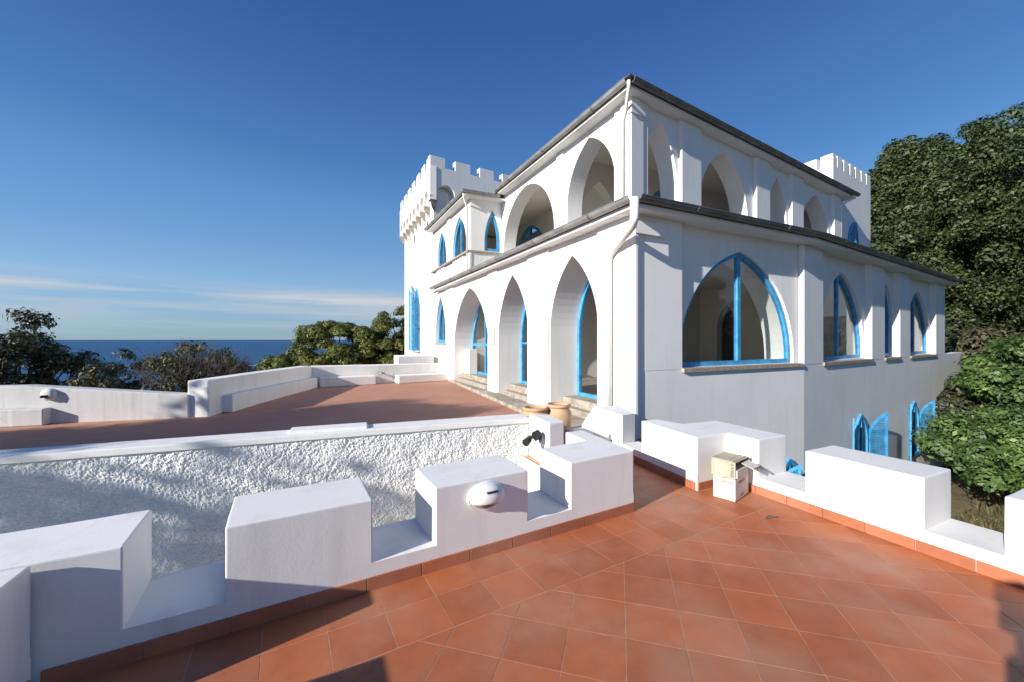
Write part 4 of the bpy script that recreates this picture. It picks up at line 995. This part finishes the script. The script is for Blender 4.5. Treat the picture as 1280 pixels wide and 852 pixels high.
tree('oak_tree', 'broad evergreen oak standing farther up the slope beyond the huge oak', 'tree', gz(at(42, 33, 0)), cl, 240, .15, 'leaf_oak', .45, G_O, limbs=14)
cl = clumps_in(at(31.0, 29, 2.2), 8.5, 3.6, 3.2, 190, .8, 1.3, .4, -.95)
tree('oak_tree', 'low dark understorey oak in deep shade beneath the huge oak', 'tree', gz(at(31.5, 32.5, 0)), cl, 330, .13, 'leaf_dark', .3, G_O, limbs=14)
# unseen oaks added right of the terrace to darken reflections in the window panes
for x, y, h_, lab in ((17, -9, 3.2, 'added unseen oak on the slope below the terrace end'), (24, -13, 4.6, 'added unseen oak on the slope with a wide low crown'), (30, -5, 5.4, 'added unseen oak on the slope facing the villa windows'), (33, -20, 6.6, 'added unseen oak higher on the wooded slope'), (42, -12, 9.0, 'tallest added unseen oak at the top of the wooded slope'), (46, -30, 10.5, 'added unseen oak at the far edge of the wooded slope')):
    cl = clumps_in((x, y, h_-2), 4.6, 4.6, 4.2, 46, 1.0, 1.8, .5, -.9)
    tree('oak_tree', lab, 'tree', gz((x, y)), cl, 110, .2, 'leaf_oak', .35, 'unseen oaks added for the pane reflections', limbs=12)
# shrubs below the terrace on the right
def spray(cx, cy, cz, n, rx, ry, rz, r0, r1): return clumps_in((cx, cy, cz), rx, ry, rz, n, r0, r1, .35, -.6)
G_S = 'green shrubs below the terrace'
q = at(17.5, 12.9, 0); cl = spray(q[0], q[1], .45, 100, 2.6, 2.2, 1.6, .32, .6)
tree('shrub', 'fresh green bushy tree with layered sprays against the villa end', 'shrub', gz(q), cl, 1700, .058, 'leaf_shrub', .12, G_S, limbs=18, flat=.72, core=.3)
q = at(13.5, 10.3, 0); cl = spray(q[0], q[1], -1.5, 86, 2.4, 1.9, 1.25, .30, .58)
tree('shrub', 'fresh green spreading shrub growing just below the terrace parapet', 'shrub', gz(q), cl, 2000, .05, 'leaf_shrub', .09, G_S, limbs=18, flat=.7, core=.3)
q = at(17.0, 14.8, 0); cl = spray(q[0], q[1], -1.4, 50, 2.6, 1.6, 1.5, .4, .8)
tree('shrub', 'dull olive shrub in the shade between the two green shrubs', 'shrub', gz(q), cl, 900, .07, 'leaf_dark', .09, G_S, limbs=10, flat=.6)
q = at(21.5, 16.5, 0); cl = spray(q[0], q[1], .4, 44, 3.2, 2.0, 1.7, .5, .9)
tree('shrub', 'dry brownish shrub under the huge oak', 'shrub', gz(q), cl, 620, .08, 'leaf_dry', .1, G_S, limbs=10, flat=.6)
q = at(9.7, 6.4, 0); cl = spray(q[0], q[1], -2.3, 34, 1.7, 1.2, .75, .3, .5)
tree('shrub', 'low green shrub right under the last crenel of the sunlit parapet', 'shrub', gz(q), cl, 1800, .045, 'leaf_shrub', .06, G_S, limbs=10, flat=.45, core=.3)
# rock at the foot of the villa end
rk = bmesh.new(); bmesh.ops.create_icosphere(rk, subdivisions=4, radius=1)
for v in rk.verts:
    k = 1+.28*noise.noise(v.co*1.6)+.10*noise.noise(v.co*5); v.co = Vector((v.co.x*1.5, v.co.y*1.0, v.co.z*1.55))*k
me = bpy.data.meshes.new('boulder'); rk.to_mesh(me); rk.free(); me.materials.append(MATS['rock'])
q = S2.p(12.7, -.7, -1.9); tag(link('boulder', me, None, tuple(q)), 'ochre boulder propping the foot of the villa end wall', 'rock')
# trees by the sea, left
q = at(-18.6, 14.6, 0); cl = clumps_in((q[0], q[1], .5), 2.5, 2.3, 2.0, 100, .26, .55, .3, -.8)
tree('sea_tree', 'dark windswept tree with open crown above the boundary wall', 'tree', gz(q), cl, 1100, .06, 'leaf_dark', .16, None, limbs=34, core=.3)
for k, (u_, dep, zc_, r_, lab) in enumerate(((-14.0, 13.2, -.45, .85, 'low olive green bush just over the boundary wall'), (-14.0, 14.2, .15, .9, 'taller grey-green bush beside the low olive one'))):
    q = at(u_, dep, 0); cl = clumps_in((q[0], q[1], zc_), r_, r_, r_*1.05, 34, .2, .40, .3, -.8)
    tree('bush', lab, 'bush', gz(q), cl, 1000, .05, 'leaf_dry' if k == 0 else 'leaf_dark', .07, None, limbs=14, core=.3)
q = at(-11.05, 14.0, 0)
cl = clumps_in((q[0], q[1], .2), 1.5, 1.5, 1.3, 170, .18, .38, .25, -.9)
root = tree('bush', 'half bare bush bristling with grey twigs above the bench parapet', 'bush', gz(q), cl, 900, .042, 'leaf_olive', .1, None, 'twig', limbs=30, core=.25)
B = MB()
for i in range(330):
    th_, rr = RNG.random()*2*math.pi, RNG.random()**.5
    p = Vector((q[0]+rr*1.5*math.cos(th_), q[1]+rr*1.4*math.sin(th_), .0+.6*(1-rr*rr)+.25*RNG.random())); d = Vector((rr*math.cos(th_)*.8+RNG.normal()*.25, rr*math.sin(th_)*.8+RNG.normal()*.25, .75+RNG.random()*.5)).normalized()
    L = .45+.55*RNG.random(); m_ = p+d*L*.5+Vector(RNG.normal(size=3)*.05); e_ = p+d*L+Vector(RNG.normal(size=3)*.09)
    B.tube([p, m_, e_], [.009, .006, .002], 3, False)
    for s_ in range(2):
        f_ = m_+Vector(RNG.normal(size=3)*.16)+Vector((0, 0, .12)); B.tube([p.lerp(m_, .6+.3*s_), f_], [.006, .003], 3, False)
B.build('twigs', 'twig', root)
# aleppo pines behind the bench parapet
for lat, dep, z_, rx, rz, n, lab in ((-7.4, 27, 1.4, 2.9, 2.1, 150, 'tallest bright green pine tucked behind the left tower'), (-11.4, 26, .75, 2.7, 1.9, 140, 'rounded green pine in the middle of the pine group'), (-14.2, 25.5, -.75, 2.0, 1.6, 80, 'lowest small pine at the sea end of the pine group'), (-4.0, 30, 1.8, 2.6, 1.9, 70, 'green pine farthest back behind the left tower')):
    q = at(lat, dep, 0); cl = clumps_in((q[0], q[1], z_), rx, rx, rz, n, .35, .65, .62, -.85)
    tree('pine_tree', lab, 'tree', gz(q), cl, 1100, .08, 'leaf_pine', .2, 'pines behind the bench parapet', limbs=14, asp=.42, core=.6, flat=.65)
# trees standing to the left of the view; the sun throws their shade over the red terrace
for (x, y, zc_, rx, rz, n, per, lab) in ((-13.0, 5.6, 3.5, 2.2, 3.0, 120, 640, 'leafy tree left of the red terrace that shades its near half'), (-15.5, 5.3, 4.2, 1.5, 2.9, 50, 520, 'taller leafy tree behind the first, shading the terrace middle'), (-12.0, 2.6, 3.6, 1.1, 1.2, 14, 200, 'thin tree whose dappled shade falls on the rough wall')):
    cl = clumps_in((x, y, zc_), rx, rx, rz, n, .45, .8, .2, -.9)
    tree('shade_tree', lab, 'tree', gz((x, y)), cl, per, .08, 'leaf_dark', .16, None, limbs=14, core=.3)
# scrub and dry grass covering the slope
n = 26000; gx_ = RNG.uniform(5, 34, n); gy_ = RNG.uniform(-6, 6, n); keep = (gx_ > 5.2) & ~((gx_ > 4.6) & (gy_ > 4.4))
gx_, gy_ = gx_[keep], gy_[keep]; gz_ = np.array([ground_z(a, b2) for a, b2 in zip(gx_, gy_)])
P_ = np.stack([gx_, gy_, gz_+.08], 1); N_ = unit(RNG.normal(size=P_.shape)*np.array([1, 1, .15])); T_ = unit(np.array([0, 0, 1])+RNG.normal(size=P_.shape)*.35)
o = quads('grass', P_, N_, T_, .07+.12*RNG.random(len(P_)), 'grass_blade', None, .12, 'stuff'); tag(o, 'dry grass and scrub on the slope below the villa', 'grass')
n = 30000; lx = RNG.uniform(-26, 12, n); ly = RNG.uniform(17, 40, n); keep = ~((lx > 2) & (ly < 26)); lx, ly = lx[keep], ly[keep]
lz = np.array([ground_z(a, b2) for a, b2 in zip(lx, ly)]); P_ = np.stack([lx, ly, lz+.25*RNG.random(len(lx))], 1)
o = quads('scrub', P_, unit(RNG.normal(size=P_.shape)+np.array([0, 0, .8])), unit(RNG.normal(size=P_.shape)), .08+.14*RNG.random(len(P_)), 'leaf_dry', None, .5, 'stuff'); tag(o, 'low scrub covering the slope towards the sea', 'scrub')
